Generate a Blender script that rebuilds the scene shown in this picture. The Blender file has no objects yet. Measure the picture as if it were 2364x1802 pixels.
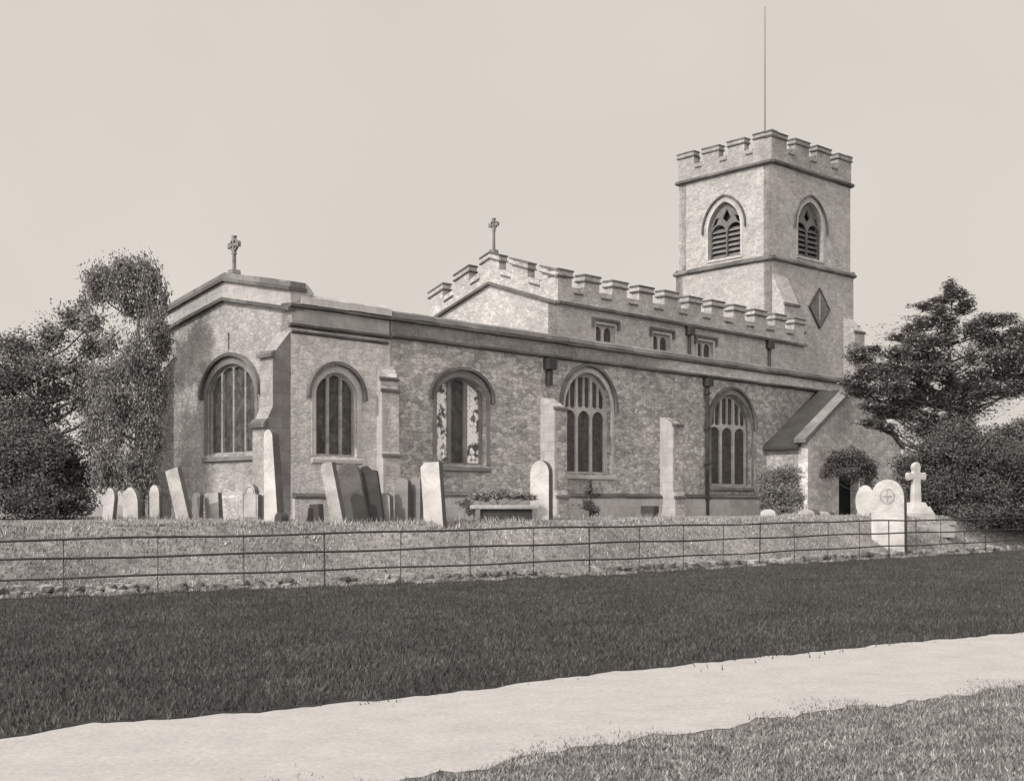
import bpy, bmesh, math, random
import numpy as np
from mathutils import Vector, Matrix
from mathutils.geometry import tessellate_polygon
rnd = random.Random(7)
C = bpy.data.collections.new("scene"); S = bpy.context.scene
S.collection.children.link(C)
R = math.radians

# ------------------------------------------------------------ camera, world, sun
EYE = 1.7; F = 2850.0; CX = 1182.0; HY = 1165.0      # focal length and horizon in photo pixels
cam = bpy.data.cameras.new("camera"); co = bpy.data.objects.new("camera", cam); C.objects.link(co)
co.location = (0, 0, EYE); co.rotation_euler = (R(90), 0, 0)
cam.sensor_width = 36; cam.lens = 36*F/2364; cam.shift_y = (HY-901)/2364
cam.clip_start = .1; cam.clip_end = 6000
S.camera = co
S.view_settings.view_transform = 'Standard'; S.view_settings.look = 'None'
S.view_settings.exposure = 0.3; S.view_settings.gamma = 1
TH = 46.0                                            # the church's south wall runs 46 degrees off the picture plane
SUN_EL = 38.0
_d = Matrix.Rotation(R(TH), 3, 'Z') @ Vector((-math.cos(R(4)), -math.sin(R(4)), 0))
sun_dir = Vector((_d.x*math.cos(R(SUN_EL)), _d.y*math.cos(R(SUN_EL)), math.sin(R(SUN_EL))))
w = bpy.data.worlds.new("World"); S.world = w; w.use_nodes = True
nt = w.node_tree; nt.nodes.clear()
sky = nt.nodes.new('ShaderNodeTexSky'); sky.sky_type = 'NISHITA'; sky.sun_disc = False
sky.sun_elevation = R(SUN_EL); sky.sun_rotation = math.atan2(sun_dir.x, sun_dir.y); sky.dust_density = 4; sky.air_density = 1.5
bw = nt.nodes.new('ShaderNodeRGBToBW'); nt.links.new(sky.outputs[0], bw.inputs[0])
mr = nt.nodes.new('ShaderNodeMapRange'); mr.inputs[1].default_value = 0; mr.inputs[2].default_value = 14
mr.inputs[3].default_value = 5.6; mr.inputs[4].default_value = 8.4                     # high even cloud: little gradient
nt.links.new(bw.outputs[0], mr.inputs[0])
tcw = nt.nodes.new('ShaderNodeTexCoord'); nzw = nt.nodes.new('ShaderNodeTexNoise'); nzw.inputs['Scale'].default_value = 3.0; nzw.inputs['Distortion'].default_value = .6
nzw.inputs['Detail'].default_value = 4; nt.links.new(tcw.outputs['Generated'], nzw.inputs['Vector'])
mrw = nt.nodes.new('ShaderNodeMapRange'); mrw.inputs[3].default_value = .90; mrw.inputs[4].default_value = 1.09
nt.links.new(nzw.outputs[0], mrw.inputs[0])
mlw = nt.nodes.new('ShaderNodeMath'); mlw.operation = 'MULTIPLY'
nt.links.new(mr.outputs[0], mlw.inputs[0]); nt.links.new(mrw.outputs[0], mlw.inputs[1])
vm = nt.nodes.new('ShaderNodeVectorMath'); vm.operation = 'SCALE'; vm.inputs[0].default_value = (1.055, .985, .90)
dt = nt.nodes.new('ShaderNodeVectorMath'); dt.operation = 'DOT_PRODUCT'; nt.links.new(tcw.outputs['Generated'], dt.inputs[0]); dt.inputs[1].default_value = sun_dir
mx = nt.nodes.new('ShaderNodeMath'); mx.operation = 'MAXIMUM'; mx.inputs[1].default_value = 0; nt.links.new(dt.outputs['Value'], mx.inputs[0])
pw = nt.nodes.new('ShaderNodeMath'); pw.operation = 'POWER'; pw.inputs[1].default_value = 1.3; nt.links.new(mx.outputs[0], pw.inputs[0])
ma = nt.nodes.new('ShaderNodeMath'); ma.operation = 'MULTIPLY_ADD'; ma.inputs[1].default_value = 1.9; ma.inputs[2].default_value = 1; nt.links.new(pw.outputs[0], ma.inputs[0])   # haze glow round the sun, behind the camera, added to brighten the walls
m2 = nt.nodes.new('ShaderNodeMath'); m2.operation = 'MULTIPLY'; nt.links.new(mlw.outputs[0], m2.inputs[0]); nt.links.new(ma.outputs[0], m2.inputs[1])
nt.links.new(m2.outputs[0], vm.inputs['Scale'])
bg = nt.nodes.new('ShaderNodeBackground'); bg.inputs[1].default_value = .087
nt.links.new(vm.outputs[0], bg.inputs[0])
wo = nt.nodes.new('ShaderNodeOutputWorld'); nt.links.new(bg.outputs[0], wo.inputs[0])
sl = bpy.data.lights.new("sun", 'SUN'); sl.energy = 2.0; sl.angle = R(1.2); sl.color = (1, .965, .91)
so = bpy.data.objects.new("sun", sl); C.objects.link(so)
so.rotation_euler = sun_dir.to_track_quat('Z', 'Y').to_euler(); so.location = (-20, -20, 40)

# ------------------------------------------------------------ materials
TINT = (1.0, .97, .965)
def g(v): return (v*TINT[0], v*TINT[1], v*TINT[2], 1)
def newmat(name, rough=.9, spec=.2):
    m = bpy.data.materials.new(name); m.use_nodes = True; t = m.node_tree
    p = t.nodes['Principled BSDF']; p.inputs['Roughness'].default_value = rough
    p.inputs['Specular IOR Level'].default_value = spec
    return m, t, p
def N(t, typ, **kw):
    n = t.nodes.new(typ)
    for k, v in kw.items():
        if k in n.inputs: n.inputs[k].default_value = v
        else: setattr(n, k, v)
    return n
def math_(t, op, a, b=None):
    n = t.nodes.new('ShaderNodeMath'); n.operation = op
    for i, x in enumerate((a, b)):
        if x is None: continue
        if isinstance(x, (int, float)): n.inputs[i].default_value = x
        else: t.links.new(x, n.inputs[i])
    return n.outputs[0]
def mrange(t, x, a, b, c, d):
    n = t.nodes.new('ShaderNodeMapRange'); t.links.new(x, n.inputs[0])
    for i, v in enumerate((a, b, c, d)): n.inputs[i+1].default_value = v
    return n.outputs[0]
def grey(t, p, val):
    """value output -> tinted base colour"""
    n = t.nodes.new('ShaderNodeVectorMath'); n.operation = 'SCALE'; n.inputs[0].default_value = TINT
    t.links.new(val, n.inputs['Scale']); t.links.new(n.outputs[0], p.inputs['Base Color'])
def bump(t, p, h, strength=.4, dist=.03):
    b = t.nodes.new('ShaderNodeBump'); b.inputs['Strength'].default_value = strength; b.inputs['Distance'].default_value = dist
    t.links.new(h, b.inputs['Height']); t.links.new(b.outputs[0], p.inputs['Normal'])
def coords(t, scale=(1, 1, 1)):
    c = t.nodes.new('ShaderNodeTexCoord'); m = t.nodes.new('ShaderNodeMapping'); m.inputs['Scale'].default_value = scale
    t.links.new(c.outputs['Object'], m.inputs['Vector']); return m.outputs[0]
def noise(t, vec, scale, detail=5, rough=.6):
    n = N(t, 'ShaderNodeTexNoise'); n.inputs['Scale'].default_value = scale; n.inputs['Detail'].default_value = detail
    n.inputs['Roughness'].default_value = rough
    t.links.new(vec, n.inputs['Vector']); return n.outputs[0]

def rubble(name, lo, hi, sx=3.6, sz=7.5, joint=.75, stain=.35, streak=0.0, west=None):
    """coursed rubble: cell-to-cell variation, mortar joints, large weather stains. Object coords = church coords in metres"""
    m, t, p = newmat(name, .93, .1)
    v = coords(t); vs = coords(t, (sx, sx, sz))
    nz = N(t, 'ShaderNodeTexNoise', Scale=1.2, Detail=2.0); t.links.new(vs, nz.inputs['Vector'])
    ad = N(t, 'ShaderNodeVectorMath', operation='MULTIPLY_ADD'); ad.inputs[1].default_value = (.3, .3, .2)
    t.links.new(nz.outputs['Color'], ad.inputs[0]); t.links.new(vs, ad.inputs[2])
    vo = N(t, 'ShaderNodeTexVoronoi', Scale=1.0, Randomness=.85); t.links.new(ad.outputs[0], vo.inputs['Vector'])
    ve = N(t, 'ShaderNodeTexVoronoi', Scale=1.0, Randomness=.85, feature='DISTANCE_TO_EDGE'); t.links.new(ad.outputs[0], ve.inputs['Vector'])
    sp = N(t, 'ShaderNodeSeparateColor'); t.links.new(vo.outputs['Color'], sp.inputs[0])
    cell = mrange(t, sp.outputs[0], 0, 1, lo, hi)
    ed = mrange(t, ve.outputs[0], 0, .09, joint, 1)
    big = mrange(t, noise(t, v, .45, 6, .62), .32, .68, 1-stain, 1+stain*.6)
    mid = mrange(t, noise(t, v, 3.2, 6, .75), .3, .7, .8, 1.18)
    mid = math_(t, 'MULTIPLY', mid, mrange(t, noise(t, v, 9, 4, .8), .3, .7, .78, 1.2))
    fine = mrange(t, noise(t, v, 30, 3, .7), .25, .75, .85, 1.13)
    x = math_(t, 'MULTIPLY', cell, ed); x = math_(t, 'MULTIPLY', x, big); x = math_(t, 'MULTIPLY', x, mid); x = math_(t, 'MULTIPLY', x, fine)
    if streak:
        st = mrange(t, noise(t, coords(t, (2.5, 2.5, .22)), 1, 5, .7), .42, .72, 1, 1-streak)
        x = math_(t, 'MULTIPLY', x, st)
    if west:                                        # a later re-cut length of parapet in paler stone begins at x = west[0]
        s = N(t, 'ShaderNodeSeparateXYZ'); t.links.new(v, s.inputs[0])
        x = math_(t, 'MULTIPLY', x, mrange(t, s.outputs[0], west[0]-.8, west[0]+.8, 1, west[1]))
    grey(t, p, x)
    h = math_(t, 'ADD', mrange(t, ve.outputs[0], 0, .12, 0, 1), math_(t, 'MULTIPLY', noise(t, v, 9, 5, .7), .8))
    bump(t, p, h, .45, .02)
    return m
def ashlar(name, val, var=.14, bw_=.62, bh=.3, stain=.25, joint=.8, streak=.0):
    m, t, p = newmat(name, .9, .15)
    v = coords(t); s = N(t, 'ShaderNodeSeparateXYZ'); t.links.new(v, s.inputs[0])
    cb = N(t, 'ShaderNodeCombineXYZ'); t.links.new(math_(t, 'ADD', s.outputs[0], s.outputs[1]), cb.inputs[0]); t.links.new(s.outputs[2], cb.inputs[1])
    b = N(t, 'ShaderNodeTexBrick'); t.links.new(cb.outputs[0], b.inputs['Vector'])
    b.inputs['Scale'].default_value = 1; b.inputs['Brick Width'].default_value = bw_; b.inputs['Row Height'].default_value = bh
    b.inputs['Mortar Size'].default_value = .012; b.inputs['Mortar Smooth'].default_value = .5
    b.inputs['Color1'].default_value = (1-var,)*3+(1,); b.inputs['Color2'].default_value = (1+var*.5,)*3+(1,); b.inputs['Mortar'].default_value = (joint,)*3+(1,)
    s2 = N(t, 'ShaderNodeSeparateColor'); t.links.new(b.outputs[0], s2.inputs[0])
    x = math_(t, 'MULTIPLY', s2.outputs[0], val)
    x = math_(t, 'MULTIPLY', x, mrange(t, noise(t, v, .6, 6, .65), .32, .68, 1-stain, 1+stain*.4))
    x = math_(t, 'MULTIPLY', x, mrange(t, noise(t, v, 3.2, 6, .72), .3, .7, .82, 1.14))
    x = math_(t, 'MULTIPLY', x, mrange(t, noise(t, v, 28, 3, .7), .25, .75, .9, 1.08))
    if streak: x = math_(t, 'MULTIPLY', x, mrange(t, noise(t, coords(t, (2.2, 2.2, .2)), 1, 5, .7), .42, .72, 1, 1-streak))
    grey(t, p, x)
    bump(t, p, math_(t, 'ADD', s2.outputs[0], noise(t, v, 7, 5, .7)), .45, .02)
    return m
def mottled(name, val, var=.3, scale=4, rough=.9, bstr=.4, spec=.15, stain=.3, bd=.02):
    m, t, p = newmat(name, rough, spec); v = coords(t)
    x = mrange(t, noise(t, v, scale, 6, .7), .3, .7, val*(1-var), val*(1+var))
    x = math_(t, 'MULTIPLY', x, mrange(t, noise(t, v, scale*.17, 4, .6), .3, .7, 1-stain, 1+stain))
    grey(t, p, x); bump(t, p, noise(t, v, scale*4, 4, .7), bstr, bd)
    return m
M = {}
M['aisle'] = rubble('rubble_stone_dark', .32, .58, 4.0, 8, joint=.62, stain=.30)
M['aisle_parapet'] = rubble('parapet_stone', .25, .32, 1.6, 3.4, joint=.88, stain=.25, west=(17.5, 2.1))
M['chapel'] = rubble('chapel_stone_pale', .56, .70, 3.4, 7, joint=.88, stain=.25, streak=.22)
M['chapel_parapet'] = ashlar('chapel_parapet_stone', .43, stain=.2)
M['east'] = rubble('east_wall_stone', .33, .46, 3.8, 7.5, joint=.8, stain=.36)
M['nave'] = rubble('clerestory_stone', .41, .53, 4, 7.5, joint=.82, stain=.2)
M['tower'] = rubble('tower_stone', .38, .48, 3.4, 7, joint=.84, stain=.16)
M['tower_par'] = rubble('tower_parapet_stone', .30, .38, 2.4, 4, joint=.9, stain=.2)
M['porch'] = rubble('porch_stone', .62, .88, 2.8, 5.5, joint=.85, stain=.35)
M['dress'] = ashlar('dressed_stone', .50, .1, .5, .32, stain=.2)
M['dress_dark'] = ashlar('weathered_shaded_stone', .24, .15, .5, .32, stain=.35)
M['coping'] = ashlar('coping_stone', .24, .25, .9, 2.0, stain=.35, joint=.6)
M['dark_moulding'] = ashlar('dark_moulding_stone', .17, .3, .9, 2.0, stain=.4, joint=.7)  # one darker tone for mouldings, drips and hoods
M['rubble_loose'] = rubble('loose_rubble', .15, .36, 3.2, 3.2, joint=1.0, stain=.4)
M['lead'] = mottled('lead_roof', .13, .2, 3, .6, .3, .4)
M['slate'] = mottled('dark_slate', .055, .25, 5, .7, .6, .3)
M['pipe'] = mottled('iron_pipe', .05, .3, 10, .6, .2, .3)
M['rail'] = mottled('painted_iron', .05, .3, 12, .6, .2, .3)
M['wood'] = mottled('dark_timber', .06, .3, 6, .8)
M['louvre'] = mottled('louvre_boards', .16, .3, 6, .8)
def glass(name, lo, hi, rough, pale=False):
    m, t, p = newmat(name, rough, .5); v = coords(t)
    x = mrange(t, noise(t, coords(t, (3, 3, .7)), 1.6, 4, .6), .3, .7, lo, hi)
    # diamond leading as a fine grid
    s = N(t, 'ShaderNodeSeparateXYZ'); t.links.new(v, s.inputs[0])
    hs = math_(t, 'ADD', s.outputs[0], s.outputs[1])
    a = math_(t, 'ADD', hs, s.outputs[2]); b = math_(t, 'SUBTRACT', hs, s.outputs[2])
    f = [math_(t, 'GREATER_THAN', math_(t, 'FRACT', math_(t, 'MULTIPLY', k, 6.0)), .12) for k in (a, b)]
    ld = mrange(t, math_(t, 'MULTIPLY', f[0], f[1]), 0, 1, .75, 1)
    cb = N(t, 'ShaderNodeCombineXYZ')
    for k_, o_ in ((0, a), (1, b)): t.links.new(math_(t, 'FLOOR', math_(t, 'MULTIPLY', o_, 6.0)), cb.inputs[k_])
    wn = N(t, 'ShaderNodeTexWhiteNoise', noise_dimensions='3D'); t.links.new(cb.outputs[0], wn.inputs['Vector'])
    if pale:
        y = math_(t, 'ADD', noise(t, coords(t, (1.5, 1.5, 1.1)), 1.6, 4, .7), math_(t, 'MULTIPLY', wn.outputs[0], .16))
        x = mrange(t, y, .50, .58, lo, hi)
    else: x = math_(t, 'MULTIPLY', x, mrange(t, wn.outputs[0], 0, 1, .7, 1.5))
    grey(t, p, math_(t, 'MULTIPLY', x, ld)); bump(t, p, wn.outputs[0], .3, .01)
    return m
M['glass'] = glass('leaded_glass_dark', .04, .07, .65)
M['glass_mid'] = glass('leaded_glass_grey', .035, .09, .6)
M['glass_sky'] = glass('sky_bright_glass', .10, .95, .6, True)  # pale patches: reflected sky put into the pane colour
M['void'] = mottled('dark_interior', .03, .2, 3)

def gravemat(name, val, var=.18, dark=.0):
    m, t, p = newmat(name, .85, .2); c = t.nodes.new('ShaderNodeTexCoord'); v = c.outputs['Object']
    oi = t.nodes.new('ShaderNodeObjectInfo')
    x = mrange(t, noise(t, v, 5, 6, .7), .3, .7, val*(1-var), val*(1+var*.5))
    x = math_(t, 'MULTIPLY', x, mrange(t, noise(t, v, 1.3, 5, .65), .4, .7, 1, 1-var*1.4))
    s = N(t, 'ShaderNodeSeparateXYZ'); t.links.new(v, s.inputs[0])
    grey(t, p, x); bump(t, p, noise(t, v, 22, 4, .7), .4, .012)
    return m
M['marble'] = gravemat('white_marble', .60, .26)
M['pale'] = gravemat('pale_limestone', .50, .38)
M['greystone'] = gravemat('grey_sandstone', .26, .3)
M['midstone'] = gravemat('grey_slate_stone', .15, .35)
M['side'] = gravemat('shaded_edge', .13, .3)  # headstone edges: their shade put into a darker colour
M['darkstone'] = gravemat('dark_slate_stone', .085, .35)

def groundmat(name, val, var, scale, big=.3, bstr=.8, bd=.05, rough=.95):
    m, t, p = newmat(name, rough, .05); c = t.nodes.new('ShaderNodeTexCoord'); v = c.outputs['Object']
    x = mrange(t, noise(t, v, scale, 8, .75), .3, .7, val*(1-var), val*(1+var))
    x = math_(t, 'MULTIPLY', x, mrange(t, noise(t, v, scale*.08, 5, .65), .3, .7, 1-big, 1+big))
    grey(t, p, x); bump(t, p, noise(t, v, scale*2.5, 6, .8), bstr, bd)
    return m
M['ground'] = groundmat('churchyard_turf', .26, .45, 5, .35)
M['verge'] = groundmat('verge_turf', .22, .55, 12, .3)
M['lawn'] = groundmat('dark_turf', .065, .35, 9, .15)
M['path'] = groundmat('pale_gravel', .40, .2, 26, .08, .6, .006)
def leafmat(name, lo, hi, nsc=.9, amp=.25):
    m, t, p = newmat(name, .75, .15)
    gi = t.nodes.new('ShaderNodeNewGeometry')
    c = t.nodes.new('ShaderNodeTexCoord')
    x = mrange(t, gi.outputs['Random Per Island'], 0, 1, lo, hi)
    x = math_(t, 'MULTIPLY', x, mrange(t, noise(t, c.outputs['Object'], nsc, 5, .7), .3, .7, 1-amp, 1+amp))
    grey(t, p, x)
    return m
M['leaf_broad'] = leafmat('leaf_broad', .11, .28)
M['leaf_birch'] = leafmat('leaf_birch', .09, .27)
M['leaf_yew'] = leafmat('leaf_yew', .07, .14)
M['leaf_cedar'] = leafmat('leaf_cedar', .17, .36)
M['leaf_shrub'] = leafmat('leaf_shrub', .14, .30)
M['blade_dark'] = leafmat('blade_dark', .045, .115, .7, .4)
M['blade_verge'] = leafmat('blade_verge', .07, .40, 3.0, .45)
M['blade_bank'] = leafmat('blade_bank', .13, .48, 1.3, .5)
M['bark'] = mottled('bark', .10, .4, 8, .9, .8)

# ------------------------------------------------------------ mesh helpers
def tag(o, label=None, cat=None, group=None, kind=None):
    if label: o['label'] = label
    if cat: o['category'] = cat
    if group: o['group'] = group
    if kind: o['kind'] = kind
    return o
def empty(name, loc=(0, 0, 0), rz=0):
    o = bpy.data.objects.new(name, None); C.objects.link(o); o.location = loc; o.rotation_euler = (0, 0, rz); o.empty_display_size = .3
    return o
class MB:
    def __init__(s): s.v = []; s.f = []; s.m = []
    def add(s, vs, fs, mi=0):
        b = len(s.v); s.v += [tuple(x) for x in vs]; s.f += [tuple(i+b for i in f) for f in fs]; s.m += [mi]*len(fs)
    def box(s, x0, x1, y0, y1, z0, z1, mi=0):
        s.add([(x0,y0,z0),(x1,y0,z0),(x1,y1,z0),(x0,y1,z0),(x0,y0,z1),(x1,y0,z1),(x1,y1,z1),(x0,y1,z1)],
              [(0,3,2,1),(4,5,6,7),(0,1,5,4),(1,2,6,5),(2,3,7,6),(3,0,4,7)], mi)
    def prism(s, poly, fr, d0, d1, mi=0, side=None):
        """poly in (s,h); frame fr(s,h,d)->xyz; between depths d0,d1"""
        n = len(poly); vs = [fr(a, b, d0) for a, b in poly]+[fr(a, b, d1) for a, b in poly]
        fs = [(i, (i+1) % n, (i+1) % n+n, i+n) for i in range(n)]
        if side is not None: s.add(vs, fs, side); fs = []
        tri = tessellate_polygon([[Vector((a, b, 0)) for a, b in poly]])
        fs += [tuple(t) for t in tri]+[tuple(i+n for i in reversed(t)) for t in tri]
        s.add(vs, fs, mi)
    def profile(s, prof, s0, s1, fr, mi=0):
        """prof in (p outwards, h), extruded along s"""
        s.prism(prof, lambda p, h, d: fr(d, h, -p), s0, s1, mi)
    def plate(s, outline, holes, fr, d0, d1, mi=0, back=False):
        loops = [outline]+holes; allp = [p for l in loops for p in l]; n = len(allp)
        tri = tessellate_polygon([[Vector((a, b, 0)) for a, b in l] for l in loops])
        vs = [fr(a, b, d0) for a, b in allp]+[fr(a, b, d1) for a, b in allp]
        fs = [tuple(t) for t in tri]
        if back: fs += [tuple(i+n for i in reversed(t)) for t in tri]
        k = 0
        for l in loops:
            m = len(l); fs += [(k+i, k+(i+1) % m, k+(i+1) % m+n, k+i+n) for i in range(m)]; k += m
        s.add(vs, fs, mi)
    def ring(s, inner, outer, fr, d0, d1, mi=0, closed=False):
        n = len(inner); vs = [fr(a, b, d) for d in (d0, d1) for L in (inner, outer) for a, b in L]
        fs = []
        for i in range(n if closed else n-1):
            j = (i+1) % n
            fs += [(i, j, j+n, i+n), (i+2*n, i+3*n, j+3*n, j+2*n), (i, i+2*n, j+2*n, j), (i+n, j+n, j+3*n, i+3*n)]
        if not closed: fs += [(0, n, 3*n, 2*n), (n-1, 3*n-1, 4*n-1, 2*n-1)]
        s.add(vs, fs, mi)
    def tube(s, pts, radii, seg=7, mi=0):
        b = len(s.v); pts = [Vector(p) for p in pts]
        for i, p in enumerate(pts):
            a = pts[max(i-1, 0)]; c = pts[min(i+1, len(pts)-1)]; t = (c-a).normalized()
            x = t.orthogonal().normalized(); y = t.cross(x); r = radii[i] if hasattr(radii, '__len__') else radii
            for k in range(seg):
                q = 2*math.pi*k/seg; s.v.append(tuple(p+x*(r*math.cos(q))+y*(r*math.sin(q))))
        for i in range(len(pts)-1):
            for k in range(seg):
                k2 = (k+1) % seg; s.f.append((b+i*seg+k, b+i*seg+k2, b+(i+1)*seg+k2, b+(i+1)*seg+k)); s.m.append(mi)
        s.f.append(tuple(b+k for k in reversed(range(seg)))); s.m.append(mi)
        e = b+(len(pts)-1)*seg; s.f.append(tuple(e+k for k in range(seg))); s.m.append(mi)
    def build(s, name, mats, parent=None, smooth=False, norm=True):
        me = bpy.data.meshes.new(name); me.from_pydata(s.v, [], s.f)
        for m in (mats if isinstance(mats, (list, tuple)) else [mats]): me.materials.append(M[m])
        me.polygons.foreach_set('material_index', s.m)
        if norm:
            bm = bmesh.new(); bm.from_mesh(me); bmesh.ops.recalc_face_normals(bm, faces=bm.faces); bm.to_mesh(me); bm.free()
        if smooth: me.polygons.foreach_set('use_smooth', [True]*len(me.polygons))
        o = bpy.data.objects.new(name, me); C.objects.link(o)
        if parent: o.parent = parent
        return o
def south(y): return lambda a, h, d: (a, y+d, h)
def east(x): return lambda a, h, d: (x+d, a, h)
def arch(s0, s1, h0, spring, top, n=9, point=True):
    """closed loop of an arched opening; returns loop (anticlockwise) and its height function"""
    c = (s0+s1)/2; w_ = (s1-s0)/2; r = top-spring
    def hf(x):
        q = min(abs(x-c)/w_, 1.0)
        if point and r >= w_*.95:
            Rr = (w_*w_+r*r)/(2*w_); dx = q*w_+Rr-w_; return spring+math.sqrt(max(Rr*Rr-dx*dx, 0))
        return spring+r*(1-q**1.9)**.56
    pts = [(s0, h0), (s1, h0)]
    xs = [c+w_*math.cos(math.pi*i/(2*n)) for i in range(0, 2*n+1)]
    pts += [(x, hf(x)) for x in xs]
    return pts, hf
def archline(s0, s1, spring, top, off, drop=0, n=10, point=True):
    """open polyline round the head, offset outwards"""
    p, hf = arch(s0, s1, 0, spring, top, n, point); p = p[2:]
    out = []
    for i, (a, h) in enumerate(p):
        a0, h0 = p[max(i-1, 0)]; a1, h1 = p[min(i+1, len(p)-1)]
        tx, ty = a1-a0, h1-h0; L = math.hypot(tx, ty) or 1; nx, ny = ty/L, -tx/L
        if i == 0: nx, ny = 1, 0
        if i == len(p)-1: nx, ny = -1, 0
        out.append((a+nx*off, h+ny*off))
    if drop: out = [(out[0][0], out[0][1]-drop)]+out+[(out[-1][0], out[-1][1]-drop)]
    return out

# ------------------------------------------------------------ terrain
FEN = [(-60, 12), (-30, 16.8), (-9.2, 22.2), (-5.1, 25.0), (.18, 28.2), (3.45, 31.0), (8.0, 35.6), (12.8, 40.0), (19.7, 47.0), (40, 67), (60, 86)]
FX = np.array([p[0] for p in FEN]); FY = np.array([p[1] for p in FEN])
_gx = np.arange(-60, 60.01, .5); _gy = np.interp(_gx, FX, FY); _k = np.ones(9)/9
_gy[6:-6] = np.convolve(_gy, _k, 'same')[6:-6]
def fy(x): return np.interp(x, _gx, _gy)
def noise2(x, y):
    return (np.sin(x*.9+y*.5)+np.sin(x*.37-y*1.1+2)+.6*np.sin(x*2.1+y*1.7+1)+.5*np.sin(-x*1.6+y*2.6))/3.1
def terr(x, y):
    x = np.asarray(x, float); y = np.asarray(y, float)
    W = np.interp(x, [2, 12, 15], [2.1, 4.0, 3.0]); q = np.clip((y-fy(x)-.15)/W, 0, 1); s = q*q*(3-2*q)
    return 1.25*s+s*.05*noise2(x, y)*np.clip((60-y)/30, 0, 1)
def T(x, y): return float(terr(x, y))
def X(px, z): return (px-CX)/F*z
def at(px, py, z): return Vector((X(px, z), z, EYE+(HY-py)*z/F))
def axis(a, b, step, lo, hi, grow=1.18):
    v = list(np.arange(a, b, step)); d = step
    while v[-1] < hi: d *= grow; v.append(v[-1]+d)
    d = step; L = [v[0]]
    while L[-1] > lo: d *= grow; L.append(L[-1]-d)
    return np.array(L[:0:-1]+v)
gx = axis(-22, 28, .3, -2500, 2500); gy = axis(5, 62, .3, -400, 4500)
XX, YY = np.meshgrid(gx, gy); ZZ = terr(XX, YY)
me = bpy.data.meshes.new('ground'); nx, ny = len(gx), len(gy)
idx = np.arange(nx*ny).reshape(ny, nx)
q = np.stack([idx[:-1, :-1], idx[:-1, 1:], idx[1:, 1:], idx[1:, :-1]], -1).reshape(-1, 4)
me.from_pydata(np.stack([XX, YY, ZZ], -1).reshape(-1, 3).tolist(), [], q.tolist()); me.materials.append(M['ground'])
me.polygons.foreach_set('use_smooth', [True]*len(me.polygons))
o = bpy.data.objects.new('ground', me); C.objects.link(o); tag(o, kind='structure')
# path edges as depth over x (level ground, z = 0)
def zpix(y): return EYE*F/(y-HY)
def edge(pp): return np.array([[X(a, zpix(b)), zpix(b)] for a, b in pp])
UP = edge([(0, 1708), (215, 1673), (644, 1641), (1019, 1603), (1394, 1555), (1770, 1517), (2091, 1484), (2364, 1461)])
LOW = edge([(1019, 1785), (1180, 1757), (1394, 1720), (1823, 1654), (2364, 1586)])
def ext(E, n=3):
    a = E[0]-(E[1]-E[0])/np.linalg.norm(E[1]-E[0])*60; b = E[-1]+(E[-1]-E[-2])/np.linalg.norm(E[-1]-E[-2])*60
    return np.vstack([a, E, b])
UP = ext(UP); LOW = ext(LOW)
def up(x): return np.interp(x, UP[:, 0], UP[:, 1])
def low(x): return np.interp(x, LOW[:, 0], LOW[:, 1])
def rough(x, a=.05): return a*(np.sin(x*7.3)+np.sin(x*13.1+1)+np.sin(x*29+2)*.7+np.sin(x*3.1)*.8)
def strip(name, f0, f1, z, mat, x0, x1, n=900, rows=2):
    xs = np.linspace(x0, x1, n); a = f0(xs); b = f1(xs)
    vs = []; fs = []
    for r in range(rows+1):
        t_ = r/rows; yy = a+(b-a)*t_; vs += [(float(x), float(y), z) for x, y in zip(xs, yy)]
    for r in range(rows):
        fs += [(r*n+i, r*n+i+1, (r+1)*n+i+1, (r+1)*n+i) for i in range(n-1)]
    me = bpy.data.meshes.new(name); me.from_pydata(vs, [], fs); me.materials.append(M[mat])
    o = bpy.data.objects.new(name, me); C.objects.link(o); return tag(o, kind='structure')
strip('verge', lambda x: low(x)*0-20, lambda x: low(x)+.6, .004, 'verge', -40, 50)
strip('path', lambda x: low(x)+rough(x, .06), lambda x: up(x)+.5, .009, 'path', -40, 50)
strip('lawn', lambda x: up(x)+rough(x, .035), lambda x: fy(x)-.12+rough(x*.6, .16), .014, 'lawn', -40, 50)

# ------------------------------------------------------------ grass (uncountable stuff)
def blades(name, xy, h, wd, mat, zoff=0, label=None, lean=.5, seed=1):
    rg = np.random.default_rng(seed); n = len(xy)
    a = rg.uniform(0, 2*np.pi, n); hh = h*rg.uniform(.45, 1.25, n); ww = wd*rg.uniform(.6, 1.3, n)
    b = np.column_stack([xy, terr(xy[:, 0], xy[:, 1])+zoff])
    dx = np.column_stack([np.cos(a), np.sin(a), np.zeros(n)])*ww[:, None]/2
    la = rg.uniform(0, 2*np.pi, n); L = lean*hh*rg.uniform(.2, 1, n)
    tip = b+np.column_stack([np.cos(la)*L, np.sin(la)*L, hh])
    v = np.stack([b-dx, b+dx, tip], 1).reshape(-1, 3)
    me = bpy.data.meshes.new(name); me.vertices.add(3*n); me.vertices.foreach_set('co', v.ravel())
    me.loops.add(3*n); me.loops.foreach_set('vertex_index', np.arange(3*n)); me.polygons.add(n)
    me.polygons.foreach_set('loop_start', np.arange(n)*3); me.polygons.foreach_set('loop_total', np.full(n, 3))
    me.update(calc_edges=True); me.materials.append(M[mat])
    o = bpy.data.objects.new(name, me); C.objects.link(o); return tag(o, label, 'grass', kind='stuff')
rg = np.random.default_rng(3)
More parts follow.
